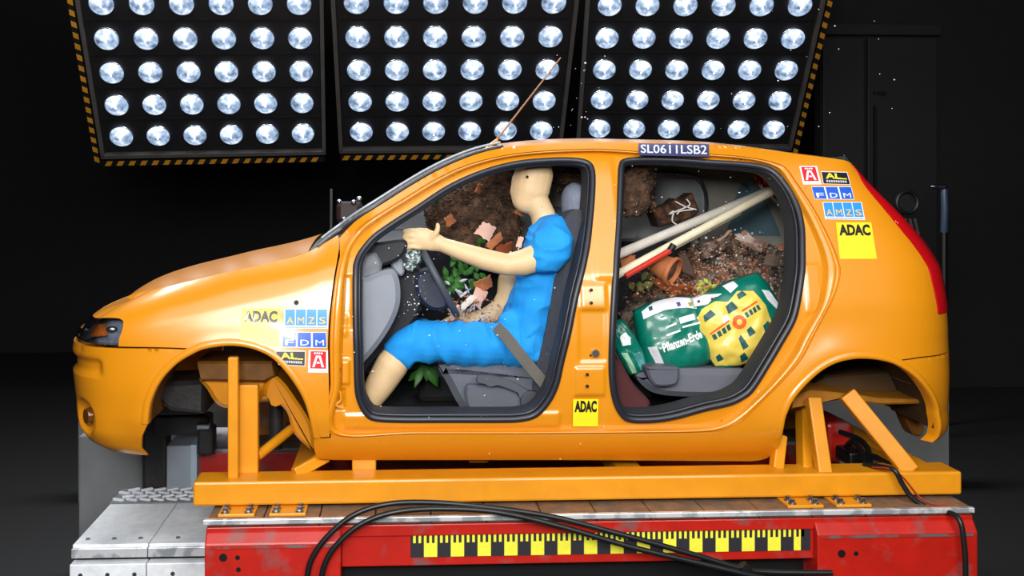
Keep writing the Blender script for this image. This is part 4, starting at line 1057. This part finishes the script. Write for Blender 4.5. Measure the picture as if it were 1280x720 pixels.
# glass fragments
clods('glass_fragments', 'tiny white glass fragments flying inside the car', [(446, 300, 740, 520, .10, .25), (766, 205, 1000, 320, .12, .4), (505, 335, 535, 395, .2, .3)], 190, mat('glass_white', (240, 244, 248), .3), (.001, .006))
clods('glass_sparks', 'tiny pale fragments flying above the car rear', [(900, 0, 1120, 190, 1.5, 3.2), (690, 60, 760, 160, 1.8, 3.)], 46, mat('glass_white', (240, 244, 248), .3), (.003, .010))
clods('dust_specks', 'pale specks lying on and before the orange sill', [(400, 520, 760, 590, -.06, -.02), (420, 300, 445, 520, -.03, .0)], 26, mat('glass_white', (240, 244, 248), .3), (.001, .004))
# terracotta pieces
def shard(u, v, Y, r, w_, h_, rot, m, label, name='pot_shard'):
    """curved piece of a pot wall with thickness and a broken edge"""
    rnd = random.Random(int(u*7+v)); n = 8; b = MB(); V = []
    edge = [rnd.uniform(.75, 1.1) for _ in range(16)]
    def pt(i, j, o):
        a = (i/(n-1)-.5)*w_/r; z = (j/(n-1)-.5)*h_
        k = 1.0 if 0 < i < n-1 and 0 < j < n-1 else edge[(i*3+j*5) % 16]
        rr = r+o; return Vector((rr*math.sin(a*k), -rr*math.cos(a*k)+r, z*k))
    for o in (0, -.012):
        for j in range(n):
            for i in range(n): V.append(pt(i, j, o))
    F = []; N_ = n*n
    for j in range(n-1):
        for i in range(n-1):
            a = j*n+i; F.append((a, a+1, a+n+1, a+n)); F.append((a+N_, a+n+N_, a+n+1+N_, a+1+N_))
    bd = [i for i in range(n)]+[j*n+n-1 for j in range(1, n)]+[(n-1)*n+i for i in range(n-2, -1, -1)]+[j*n for j in range(n-2, 0, -1)]
    for k in range(len(bd)): a, c = bd[k], bd[(k+1) % len(bd)]; F.append((a, a+N_, c+N_, c))
    M_ = Matrix.Rotation(rot[2], 3, 'Z') @ Matrix.Rotation(rot[1], 3, 'Y') @ Matrix.Rotation(rot[0], 3, 'X')
    b.add([M_ @ q for q in V], F); o = b.build(name, m, None, True, 35); o.location = P(u, v, Y)
    return tag(o, label, 'pot shard', 'broken flower pot pieces in the car')
shard(608, 289, .62, .10, .085, .075, (.2, .5, .3), TERRAP, 'pale pink pot shard in the air before the dummy')
shard(619, 302, .66, .08, .04, .09, (.1, .9, .5), TERRA, 'narrow brown pot shard hanging under the pale pink one')
shard(563, 276, .60, .06, .05, .05, (.4, -.6, .2), TERRA, 'small brown pot shard above the driving hand')
shard(600, 236, .72, .05, .035, .045, (.2, .3, .9), TERRA, 'small tan pot shard high in the front opening')
shard(650, 303, .33, .06, .028, .05, (.2, .2, .2), TERRAP, 'small beige shard against the shirt front')
shard(650, 265, .60, .06, .05, .03, (.3, .4, .1), TERRA, 'brown shard under the dummy chin')
shard(632, 312, .66, .10, .09, .05, (.3, -.2, .4), mat('rust_brown', (140, 66, 26), .8, var=.2), 'rust brown shard behind the raised forearm')
shard(605, 356, .5, .10, .09, .05, (.2, -.4, .1), TERRA, 'orange pot shard below the raised forearm')
shard(598, 372, .48, .10, .07, .09, (.1, .5, .2), TERRAP, 'beige pot shard beside the hanging forearm')
shard(548, 383, .42, .09, .07, .05, (.6, .4, .2), TERRA, 'brown shard lying above the dummy knee')
shard(570, 392, .40, .09, .06, .05, (.3, -.4, .6), TERRAP, 'tan shard resting on the blue shorts')
shard(585, 378, .44, .07, .03, .08, (.2, .8, .3), mat('ivory', (226, 218, 204), .6), 'ivory stick-like shard above the lap')
shard(786, 327, .40, .10, .08, .045, (.3, -.4, .1), TERRA, 'tan shard under the poles at the front of the rear opening')
shard(845, 362, .45, .16, .22, .045, (.6, .25, .1), mat('rust_brown', (140, 66, 26), .8, var=.2), 'long rust brown rim shard above the green bag')
shard(900, 308, .70, .22, .18, .10, (.7, -.45, .3), mat('mottled_stone', (168, 140, 124), .9, rgb2=(96, 70, 58), mix_scale=25), 'mottled slab on top of the gravel heap')
shard(940, 304, .62, .2, .16, .06, (.7, .5, .2), mat('pale_mottled', (196, 176, 166), .9, rgb2=(150, 112, 96), mix_scale=25), 'pale mottled slab below the rear glass')
shard(966, 326, .55, .1, .08, .06, (.4, .2, .1), mat('grey_brown_chip', (110, 92, 82), .9, var=.2), 'grey brown chip at the rear of the heap')
shard(977, 309, .5, .05, .03, .018, (.4, .2, .1), TERRA, 'tiny orange chip near the rear seal')
gl = blob('shattered_glass', [Q((512, 318, .30, .022), (518, 326, .30, .024), (522, 316, .31, .018)), Q((506, 331, .29, .012), (514, 336, .29, .014))], .006, mat('crazed_glass', (176, 190, 190), .25, rgb2=(70, 84, 84), mix_scale=60, coat=.5), None, smooth_it=1, disp=.012, dscale=40, seed=2)
tag(gl, 'grey crumpled lump of shattered glass hanging below the hand', 'broken glass')
# whole flower pot, tipped
pot = thing('flower_pot', 'tipped brown terracotta flower pot under the red stick', 'flower pot')
b = MB(); prof = [(0, -.055), (.042, -.055), (.060, .045), (.066, .045), (.066, .062), (.058, .062), (.056, .045), (.040, -.04), (0, -.04)]
V = []; F = []; n = 24
for r_, z_ in prof:
    for k in range(n): q = 2*math.pi*k/n; V.append((r_*math.cos(q), r_*math.sin(q), z_))
for i in range(len(prof)-1):
    for k in range(n): F.append((i*n+k, i*n+(k+1) % n, (i+1)*n+(k+1) % n, (i+1)*n+k))
b.add(V, F); b.build('pot_body', TERRA, pot); pot.location = P(828, 333, .46); pot.rotation_euler = (.9, 2.2, .3)
MB().sphere((0, 0, .035), .055, 14, 8, (1, 1, .35)).build('potting_soil', SOIL, pot)
pb = MB().prism([(848, 318), (858, 316), (869, 340), (866, 346), (853, 340)], .46, .52, bev=.004)
tag(pb.build('pot_half', mat('dark_pot', (66, 44, 30), .7, var=.2)), 'dark broken pot half right of the tipped flower pot', 'pot shard')
# root block with ribbons
rbk = thing('root_block', 'brown square root block with white label strips under the roof', 'root block')
blk = MB().prism([(816, 262), (838, 255), (846, 248), (855, 249), (866, 241), (875, 264), (868, 272), (846, 279), (824, 284)], .70, .86, bev=.01)
o = blk.build('root_ball', mat('root_brown', (86, 50, 30), .9, rgb2=(40, 24, 16), mix_scale=30, var=.3, vscale=60, bump=.8, bscale=70), rbk, True, 30)
for pts in ([(844, 252), (856, 258), (870, 262)], [(858, 249), (862, 256), (850, 262), (836, 268)], [(836, 268), (842, 264), (840, 276), (848, 282)], [(866, 262), (850, 264), (846, 268)]):
    q = [P(u, v, .685) for u, v in pts]; MB().tube(spline([tuple(x) for x in q], 5), .008, 6, flat=.5).build('label_strip', mat('white_plastic', (214, 210, 206), .4), rbk)
reparent(rbk, tuple(P(846, 280, .78)))
# poles and stick
WOODP = mat('pale_wood', (226, 216, 186), .6, var=.1, vscale=12)
def pole(a, b_, r, m, label, name='garden_pole'):
    return tag(MB().tube([P(*a), P(*b_)], r, 14).build(name, m), label, 'pole')
pole((768, 320, .34), (962, 238, .86), .021, mat('grey_wood', (206, 200, 190), .6, var=.1, vscale=12), 'greyish wooden pole, upper one of the two slanting poles')
pole((766, 346, .30), (975, 234, .70), .0185, WOODP, 'cream wooden pole, lower one of the two slanting poles')
pole((838, 312, .44), (925, 266, .66), .010, WOODP, 'thin pale cane just under the lower slanting pole', 'garden_cane')
st_ = thing('red_stick', 'red plastic stick with black cap under the cream pole', 'stick')
MB().tube([P(782, 345, .30), P(838, 313, .36)], .0125, 12).build('shaft', mat('red_plastic', (196, 50, 36), .35), st_)
MB().tube([P(837, 314, .36), P(842, 306, .365)], .015, 12).build('cap', BLACK, st_); reparent(st_, tuple(P(812, 330, .33)))
# plants
LEAF = mat('leaf_green', (52, 112, 34), .5, var=.3, vscale=30)
def leaf(b, p, d, L, w_, up=(0, -1, .2)):
    d = Vector(d).normalized(); s_ = d.cross(Vector(up)).normalized(); n_ = s_.cross(d)
    k = 5; V = []
    for i in range(k+1):
        t = i/k; q = Vector(p)+d*(L*t)+n_*(-.18*L*t*t); ww = w_*math.sin(math.pi*min(.97, t*.9+.08))
        V += [q-s_*ww, q+n_*.004, q+s_*ww]
    F = []
    for i in range(k): F += [(i*3, i*3+1, i*3+4, i*3+3), (i*3+1, i*3+2, i*3+5, i*3+4)]
    b.add(V, F)
def plant(name, label, c, n, spread, L, w_, m, seed, bias=(0, 0, 0)):
    t = thing(name, label, 'plant', P(*c)); rnd = random.Random(seed)
    for i in range(n):
        p = Vector((rnd.gauss(0, spread), rnd.gauss(0, spread*.5), rnd.gauss(0, spread)))
        b = MB(); leaf(b, p, Vector((rnd.gauss(0, 1), rnd.gauss(0, .5), rnd.gauss(0, 1)))+Vector(bias), L*rnd.uniform(.6, 1.1), w_); b.build('leaf', m, t)
    return t
plant('potted_plant', 'leafy green plant between steering wheel and raised forearm', (572, 345, .62), 40, .045, .06, .013, LEAF, 3)
plant('grass_tuft', 'dark green leaves hanging below the dummy knee', (534, 458, .5), 9, .012, .11, .016, mat('leaf_dark', (40, 92, 22), .5, var=.2), 5, (-.2, 0, -2.5))
plant('green_sprig', 'small green sprig behind the tan shard in the front opening', (596, 309, .7), 6, .02, .05, .012, LEAF, 8)
plant('lime_sprig', 'yellow green sprig above the white bag label', (880, 364, .45), 12, .022, .045, .008, mat('leaf_lime', (176, 190, 70), .6, var=.2), 11, (1, 0, .4))
plant('olive_leaves', 'olive green leaves under the flower pot', (808, 352, .5), 14, .035, .05, .014, mat('leaf_olive', (76, 78, 30), .7, var=.3), 13)
plant('meadow_flower', 'white and blue wild flower above the dummy lap', (580, 372, .5), 14, .035, .07, .006, mat('petal_white', (214, 216, 222), .6, rgb2=(50, 74, 140), mix_scale=20, mix_edge=(.55, .6)), 17)

# ---- bags of potting soil
FOILG = mat('green_foil', (0, 110, 92), .35, coat=.3, var=.15, vscale=14, bump=.25, bscale=14)
FOILY = mat('yellow_foil', (226, 200, 84), .4, coat=.2, var=.1, vscale=18, bump=.3, bscale=16)
FOILW = mat('white_foil', (226, 228, 234), .4, coat=.2, var=.06, bump=.25, bscale=20)
def bag_fn(c, ux, uz, hx, hz, hy, seed):
    """pillow facing the camera side; (a,b) in -1..1 on its front"""
    c = Vector(c); ux = Vector(ux).normalized(); uz = (Vector(uz)-ux*Vector(uz).dot(ux)).normalized(); uy = ux.cross(uz)
    if uy.y > 0: uy = -uy
    def f(a, b, lift=0.):
        aa, bb = abs(a)**3.2, abs(b)**3.2
        th = max(0., 1-aa)**.5*max(0., 1-bb)**.5
        wob = .012*noise.noise(Vector((a*2.2+seed, b*2.2, seed)))+.007*noise.noise(Vector((a*5+seed, b*5, 1+seed)))
        rr = 1-.06*(1-th)
        return c+ux*(a*hx*(1-.10*b*b))+uz*(b*hz*(1-.14*a*a))+uy*(hy*th+wob*th+lift)
    def back(a, b): 
        p = f(a, b); q = c+ux*(a*hx*(1-.10*b*b))+uz*(b*hz*(1-.14*a*a)); return q-(p-q)
    return f, back
def bag(name, label, f, back, zones, m):
    t = thing(name, label, 'soil bag')
    n = 30; V = []; F = []
    for fn in (f, back):
        for j in range(n):
            for i in range(n): V.append(fn(i/(n-1)*2-1, j/(n-1)*2-1))
    for j in range(n-1):
        for i in range(n-1): q = j*n+i; F.append((q, q+1, q+n+1, q+n)); F.append((q+n*n, q+n+n*n, q+n+1+n*n, q+1+n*n))
    o = link_mesh('bag_body', V, F, m, t, True, None)
    bm = bmesh.new(); bm.from_mesh(o.data); bmesh.ops.remove_doubles(bm, verts=bm.verts, dist=.0004); bmesh.ops.recalc_face_normals(bm, faces=bm.faces); bm.to_mesh(o.data); bm.free()
    for nm, poly, mm, lift in zones:
        V2, F2, _ = cdt(poly, [], .05, .05); link_mesh(nm, [f(a, b, lift) for a, b in V2], F2, mm, t, True, None)
    return t
def bag_text(t, f, word, a0, b0, a1, h, m, lift, shear=0., bold=.02, name='lettering'):
    V2, F2 = text_geo(word, bold)
    V = [f(a0+(a1-a0)*x, b0+h*y+shear*x, lift) for x, y in V2]; link_mesh(name, V, F2, m, t, False)
WHITE = mat('print_white', (236, 238, 236), .5); TEAL = mat('print_teal', (16, 84, 84), .5); ORP = mat('print_orange', (232, 92, 34), .5)
f, bk = bag_fn(P(842, 419, .42), (1, .05, .20), (-.12, .25, 1), .165, .165, .085, 1.3)
g1 = bag('soil_bag', 'green potting soil bag with white lettering lying on the rear bench', f, bk,
         [('white_panel', [(-.80, .60), (-.2, .66), (.4, .62), (.9, .50), (.9, .86), (.3, .96), (-.4, .96), (-.8, .84)], FOILW, .003), ('grey_label', [(-.78, -.70), (-.58, -.78), (-.66, -.22), (-.86, -.2)], mat('label_grey', (196, 196, 202), .5), .003)], FOILG)
bag_text(g1, f, 'Pflanzen-Erde', -.52, -.42, .60, .24, WHITE, .004, .16, .03)
for k, (a0, a1, b0, hh) in enumerate(((-.35, .05, -.02, .05), (.12, .9, .10, .05), (-.3, .0, .18, .05), (.1, .55, .22, .16), (.6, .9, .26, .06))):
    V2, F2, _ = cdt([(a0, b0), (a1, b0+.05), (a1, b0+.05+hh), (a0, b0+hh)], [], .08, .08); link_mesh('print_line', [f(a, b, .004) for a, b in V2], F2, WHITE, g1, False)
for (a0, b0, mm) in ((.18, .74, mat('print_violet', (96, 70, 150), .5)), (.50, .70, mat('print_olive', (150, 150, 60), .5)), (-.6, .82, TEAL)):
    V2, F2, _ = cdt([(a0, b0-.06), (a0+.1, b0-.05), (a0+.12, b0+.06), (a0+.01, b0+.06)], [], .08, .08); link_mesh('print_patch', [f(a, b, .0045) for a, b in V2], F2, mm, g1, False)
reparent(g1, tuple(P(842, 460, .42)))
f, bk = bag_fn(P(923, 402, .40), (1, .0, .48), (-.45, .2, 1), .200, .178, .09, 4.1)
g2 = bag('soil_bag', 'yellow and green potting soil bag leaning against the rear seal', f, bk,
         [('yellow_panel', [(-.98, -.8), (-.5, -.96), (.1, -.96), (.48, -.8), (.60, .1), (.52, .55), (.2, .70), (-.1, .56), (-.35, .72), (-.7, .72), (-.97, .5)], FOILY, .002),
          ('white_patch', [(.70, .50), (.86, .40), (.90, -.05), (.78, -.10), (.70, .2)], FOILW, .003), ('white_patch', [(.05, .72), (.30, .80), (.30, .95), (.0, .95)], FOILW, .003)], FOILG)
def patch(t, f, poly, mm, lift, name): 
    V2, F2, _ = cdt(poly, [], .06, .06); link_mesh(name, [f(a, b, lift) for a, b in V2], F2, mm, t, False)
patch(g2, f, [(-.1+.15*math.cos(q), .02+.17*math.sin(q)) for q in [2*math.pi*k/14 for k in range(14)]], ORP, .0035, 'orange_emblem')
patch(g2, f, [(-.1+.06*math.cos(q), .02+.07*math.sin(q)) for q in [2*math.pi*k/10 for k in range(10)]], FOILY, .0045, 'emblem_centre')
patch(g2, f, [(.06, .20), (.46, .26), (.46, .30), (.06, .25)], ORP, .0035, 'orange_line')
for k in range(4): patch(g2, f, [(.08+k*.10, .03+.01*k), (.15+k*.10, .04+.01*k), (.15+k*.10, .17+.01*k), (.08+k*.10, .16+.01*k)], TEAL, .0035, 'print_block')
for (a0, b0, w_, h_) in ((-.3, -.62, .14, .36), (-.05, -.40, .16, .22), (-.75, .40, .28, .20), (-.22, .30, .24, .24), (-.45, -.90, .18, .22), (.10, -.80, .26, .26), (.30, -.50, .22, .24), (.12, .50, .22, .16), (-.9, -.70, .14, .2)):
    patch(g2, f, [(a0, b0), (a0+w_, b0+.03), (a0+w_*.8, b0+h_), (a0+.02, b0+h_*.8)], TEAL, .0035, 'print_patch')
patch(g2, f, [(-.76, .04), (-.28, .14), (-.28, .19), (-.76, .09)], ORP, .004, 'orange_line')
for k in range(4): patch(g2, f, [(-.74+k*.115, -.12+.02*k), (-.66+k*.115, -.11+.02*k), (-.66+k*.115, .03+.02*k), (-.74+k*.115, .02+.02*k)], TEAL, .0036, 'print_block')
patch(g2, f, [(-.42, .15), (-.25, .18), (-.26, .32), (-.40, .30)], WHITE, .004, 'white_print')
reparent(g2, tuple(P(926, 460, .40)))
f, bk = bag_fn(P(783, 434, .36), (.5, .0, -.9), (.9, .2, .5), .125, .055, .045, 7.7)
g3 = bag('soil_bag', 'small crumpled green bag wedged behind the front seat', f, bk,
         [('white_print', [(-.5, -.4), (-.2, -.5), (-.1, .1), (-.3, .4), (-.55, .2)], WHITE, .003), ('pale_band', [(.0, -.8), (.9, -.8), (.9, -.45), (.1, -.4)], mat('pale_green', (150, 196, 160), .5), .003), ('teal_band', [(.2, -.1), (.9, -.1), (.9, .5), (.3, .6)], mat('teal_foil', (70, 140, 140), .4), .003)], FOILG)
reparent(g3, tuple(P(783, 462, .36)))
lb = MB().prism([(866, 374), (880, 369), (912, 366), (914, 375), (890, 380), (868, 384)], .36, .40, bev=.003)
lb_ = lb.build('bag_label', FOILW); tag(lb_, 'white printed plastic sheet lying between the two large bags', 'plastic sheet')
for (u, v) in ((872, 377), (889, 374), (893, 373), (905, 371)): MB().prism([(u, v-1.5), (u+3, v-2), (u+3, v+1), (u, v+1.5)], .357, .3605).build('print_mark', mat('print_brown', (70, 52, 54), .6), lb_)

# ================================================================== stickers on the body
def sticker(quad, name, m, off=-.0015, fnoff=0.):
    """printed film on the skin; quad in pixels: tl, tr, br, bl"""
    def f(x, y, lift=0.):
        a = (quad[0][0]+(quad[1][0]-quad[0][0])*x, quad[0][1]+(quad[1][1]-quad[0][1])*x); b = (quad[3][0]+(quad[2][0]-quad[3][0])*x, quad[3][1]+(quad[2][1]-quad[3][1])*x)
        u, v = b[0]+(a[0]-b[0])*y, b[1]+(a[1]-b[1])*y; o = fnoff+off-lift
        return S(*inv(u, v, o), o)
    b = MB(); b.grid(lambda i, j: f(i, j), 9, 7); o = b.build(name, m, car); return o, f
def quadon(par, f, x0, y0, x1, y1, m, name, lift=.0007, n=5, sk=0.):
    b = MB(); b.grid(lambda i, j: f(x0+(x1-x0)*i+sk*j, y0+(y1-y0)*j, lift), n, n); return b.build(name, m, par)
def texton(par, f, word, x0, y0, x1, y1, m, bold=.02, lift=.0032):
    V2, F2 = text_geo(word, bold); return link_mesh('lettering', [f(x0+(x1-x0)*x, y0+(y1-y0)*y, lift) for x, y in V2], F2, m, par, False)
SY = mat('sticker_yellow', (244, 222, 34), .35, coat=.3); SB = mat('sticker_black', (24, 24, 30), .35, coat=.3); SW = mat('sticker_white', (228, 232, 240), .35, coat=.3)
SBL = mat('sticker_blue', (22, 88, 196), .35, coat=.3); SCY = mat('sticker_sky', (40, 140, 216), .35, coat=.3); SRD = mat('sticker_red', (206, 24, 36), .35, coat=.3); SGD = mat('sticker_gold', (238, 190, 90), .4)
def adac(q, fo=0.):
    o, f = sticker(q, 'yellow_sticker', SY, fnoff=fo); texton(o, f, 'ADAC', .06, .64 if fo == 0 else .52, .94, .95, SB, .05); return o
def amzs(q):
    o, f = sticker(q, 'sky_blue_sticker', SW)
    for k in range(4): quadon(o, f, .02+k*.245, .16, .02+k*.245+.225, .97, SCY, 'blue_tile')
    for k, ch in enumerate('AMZS'): texton(o, f, ch, .06+k*.245, .24, .06+k*.245+.15, .58, SGD, 0. if ch == 'M' else .006)
    quadon(o, f, .03, .03, .97, .10, mat('print_greyblue', (150, 170, 190), .5), 'small_print_line')
def fdm(q):
    o, f = sticker(q, 'three_tile_sticker', SW)
    for k, ch in enumerate('FDM'):
        quadon(o, f, .01+k*.34, .04, .01+k*.34+.30, .96, SBL, 'blue_tile'); texton(o, f, ch, .07+k*.34, .14, .07+k*.34+.19, .50, SW, 0. if ch == 'M' else .008)
def al(q):
    o, f = sticker(q, 'black_sticker', SW); quadon(o, f, .02, .04, .98, .95, SB, 'black_field')
    texton(o, f, 'AL', .14, .44, .72, .88, mat('sticker_lemon', (240, 220, 60), .4), .03); quadon(o, f, .55, .42, .92, .50, mat('sticker_lemon', (240, 220, 60), .4), 'yellow_bar', .0014)
    for k in range(9): quadon(o, f, .14+k*.085, .16, .14+k*.085+.06, .32, mat('print_greywhite', (190, 194, 200), .5), 'small_print_mark', .0014, 2)
def redm(q):
    o, f = sticker(q, 'red_sticker', SW); quadon(o, f, .10, .18, .90, .95, SRD, 'red_field')
    mb = MB()
    for poly in ([(.20, .24), (.32, .24), (.46, .66), (.54, .66), (.68, .24), (.80, .24), (.62, .76), (.38, .76)], [(.42, .40), (.58, .40), (.56, .48), (.44, .48)]):
        V2, F2, _ = cdt(poly, [], .2, .2); mb.add([f(a, b, .0014) for a, b in V2], F2)
    for x in (.28, .40, .52, .64): mb.add([f(x, .82, .0014), f(x+.08, .82, .0014), f(x+.08, .90, .0014), f(x, .90, .0014)], [(0, 1, 2, 3)])
    mb.build('white_emblem', SW, o, False)
adac([(302, 386), (350, 386), (348, 434), (300, 431)]); amzs([(355.5, 386), (410, 386), (410, 411), (355, 410.5)]); fdm([(353, 415), (408, 415), (408.5, 435), (352.5, 434)])
al([(344, 438.5), (382, 438.5), (381.5, 458), (348, 456)]); redm([(386, 437.5), (410, 438), (410, 466), (385, 465.5)])
redm([(999, 207.5), (1021, 207.5), (1027, 230.5), (1004, 230.5)]); al([(1026, 214), (1059, 215), (1063.5, 231), (1029, 230)]); fdm([(1014, 233), (1064, 233), (1068, 249.5), (1018.5, 249)])
amzs([(1028, 252.5), (1077, 252.5), (1081.5, 275), (1031.5, 274)]); adac([(1045, 278), (1089, 278), (1096, 323.5), (1050, 323.5)])
adac([(716.5, 499), (748, 499), (747.5, 533), (716, 533)], DF-.004)
o, f = sticker([(798, 179), (886, 180), (886.5, 196), (798.5, 194)], 'number_strip', mat('strip_indigo', (62, 64, 104), .4), off=-.014)
texton(o, f, 'SL0611LSB2', .03, .2, .97, .9, mat('strip_letters', (214, 222, 236), .4), .01, .005)
reparent(car, (.5, YC, .95))

# ================================================================== things in the dark behind
tc_ = thing('tripod_camera', 'dark camera on a slim stand behind the windscreen', 'camera')
MB().tube([P(414, 300, 2.6), P(414, 236, 2.6)], .008, 8).build('stand_pole', GREYF, tc_)
MB().tube([P(414, 300, 2.6), (P(414, 300, 2.6).x, 2.6, .02)], .015, 8).build('stand_base', BLACK, tc_)
quadbox(420, 252, 452, 280, 2.5, .25, mat('camera_dark', (34, 16, 16), .5), 'camera_body', tc_, .03)
for u, v, r in ((442, 253, .018), (449, 249, .020), (424, 252, .016), (445, 268, .012), (430, 274, .016), (437, 275, .012)): MB().sphere(P(u, v, 2.48), r, 10, 8).build('glint_ball', STEEL, tc_)  # steel balls put in as the lamp glints on the camera
reparent(tc_, (P(414, 300, 2.6).x, 2.6, 0))
wl = thing('work_lamp', 'dim round work lamp on a striped foot behind the tail light', 'lamp')
q = P(1134, 253, 4.0); wq = MB().tube([q+Vector((.085*math.cos(a), 0, .085*math.sin(a))) for a in [2*math.pi*k/24 for k in range(24)]], .016, 8, closed=True); wq.build('lamp_ring', BLACK, wl)
MB().cyl(q+Vector((0, .03, 0)), q+Vector((0, .06, 0)), .075, 20).build('lamp_face', mat('lamp_face_dark', (30, 30, 33), .5), wl)
MB().bar(q+Vector((0, .03, -.08)), Vector((q.x, 4.03, .0)), .05, .05).build('lamp_stand', BLACK, wl)
for k in range(4): MB().bar(q+Vector((-.06+.04*k, .0, -.13)), q+Vector((-.03+.04*k, 0, -.26)), .016, .02).build('foot_stripe', GREYF, wl)
reparent(wl, (q.x, 4.0, 0))
ft = thing('pipe_fitting', 'shiny metal pipe fitting on the wall at the far right', 'pipe fitting')
blob('valve_body', [Q((1168, 233, 4.5, .03, (1.6, 1, .7)), (1180, 234, 4.5, .035))], .008, STEEL, ft)
MB().tube([P(1180, 236, 4.5), P(1181, 262, 4.5), P(1180, 290, 4.55)], .03, 12).build('pipe', mat('blue_grey_pipe', (84, 100, 124), .4, .5), ft)
MB().tube([P(1180, 288, 4.55), (P(1180, 290, 4.55).x, 4.55, 0)], .03, 12).build('stand_pipe', BLACK, ft)
reparent(ft, (P(1180, 290, 4.55).x, 4.55, 0))
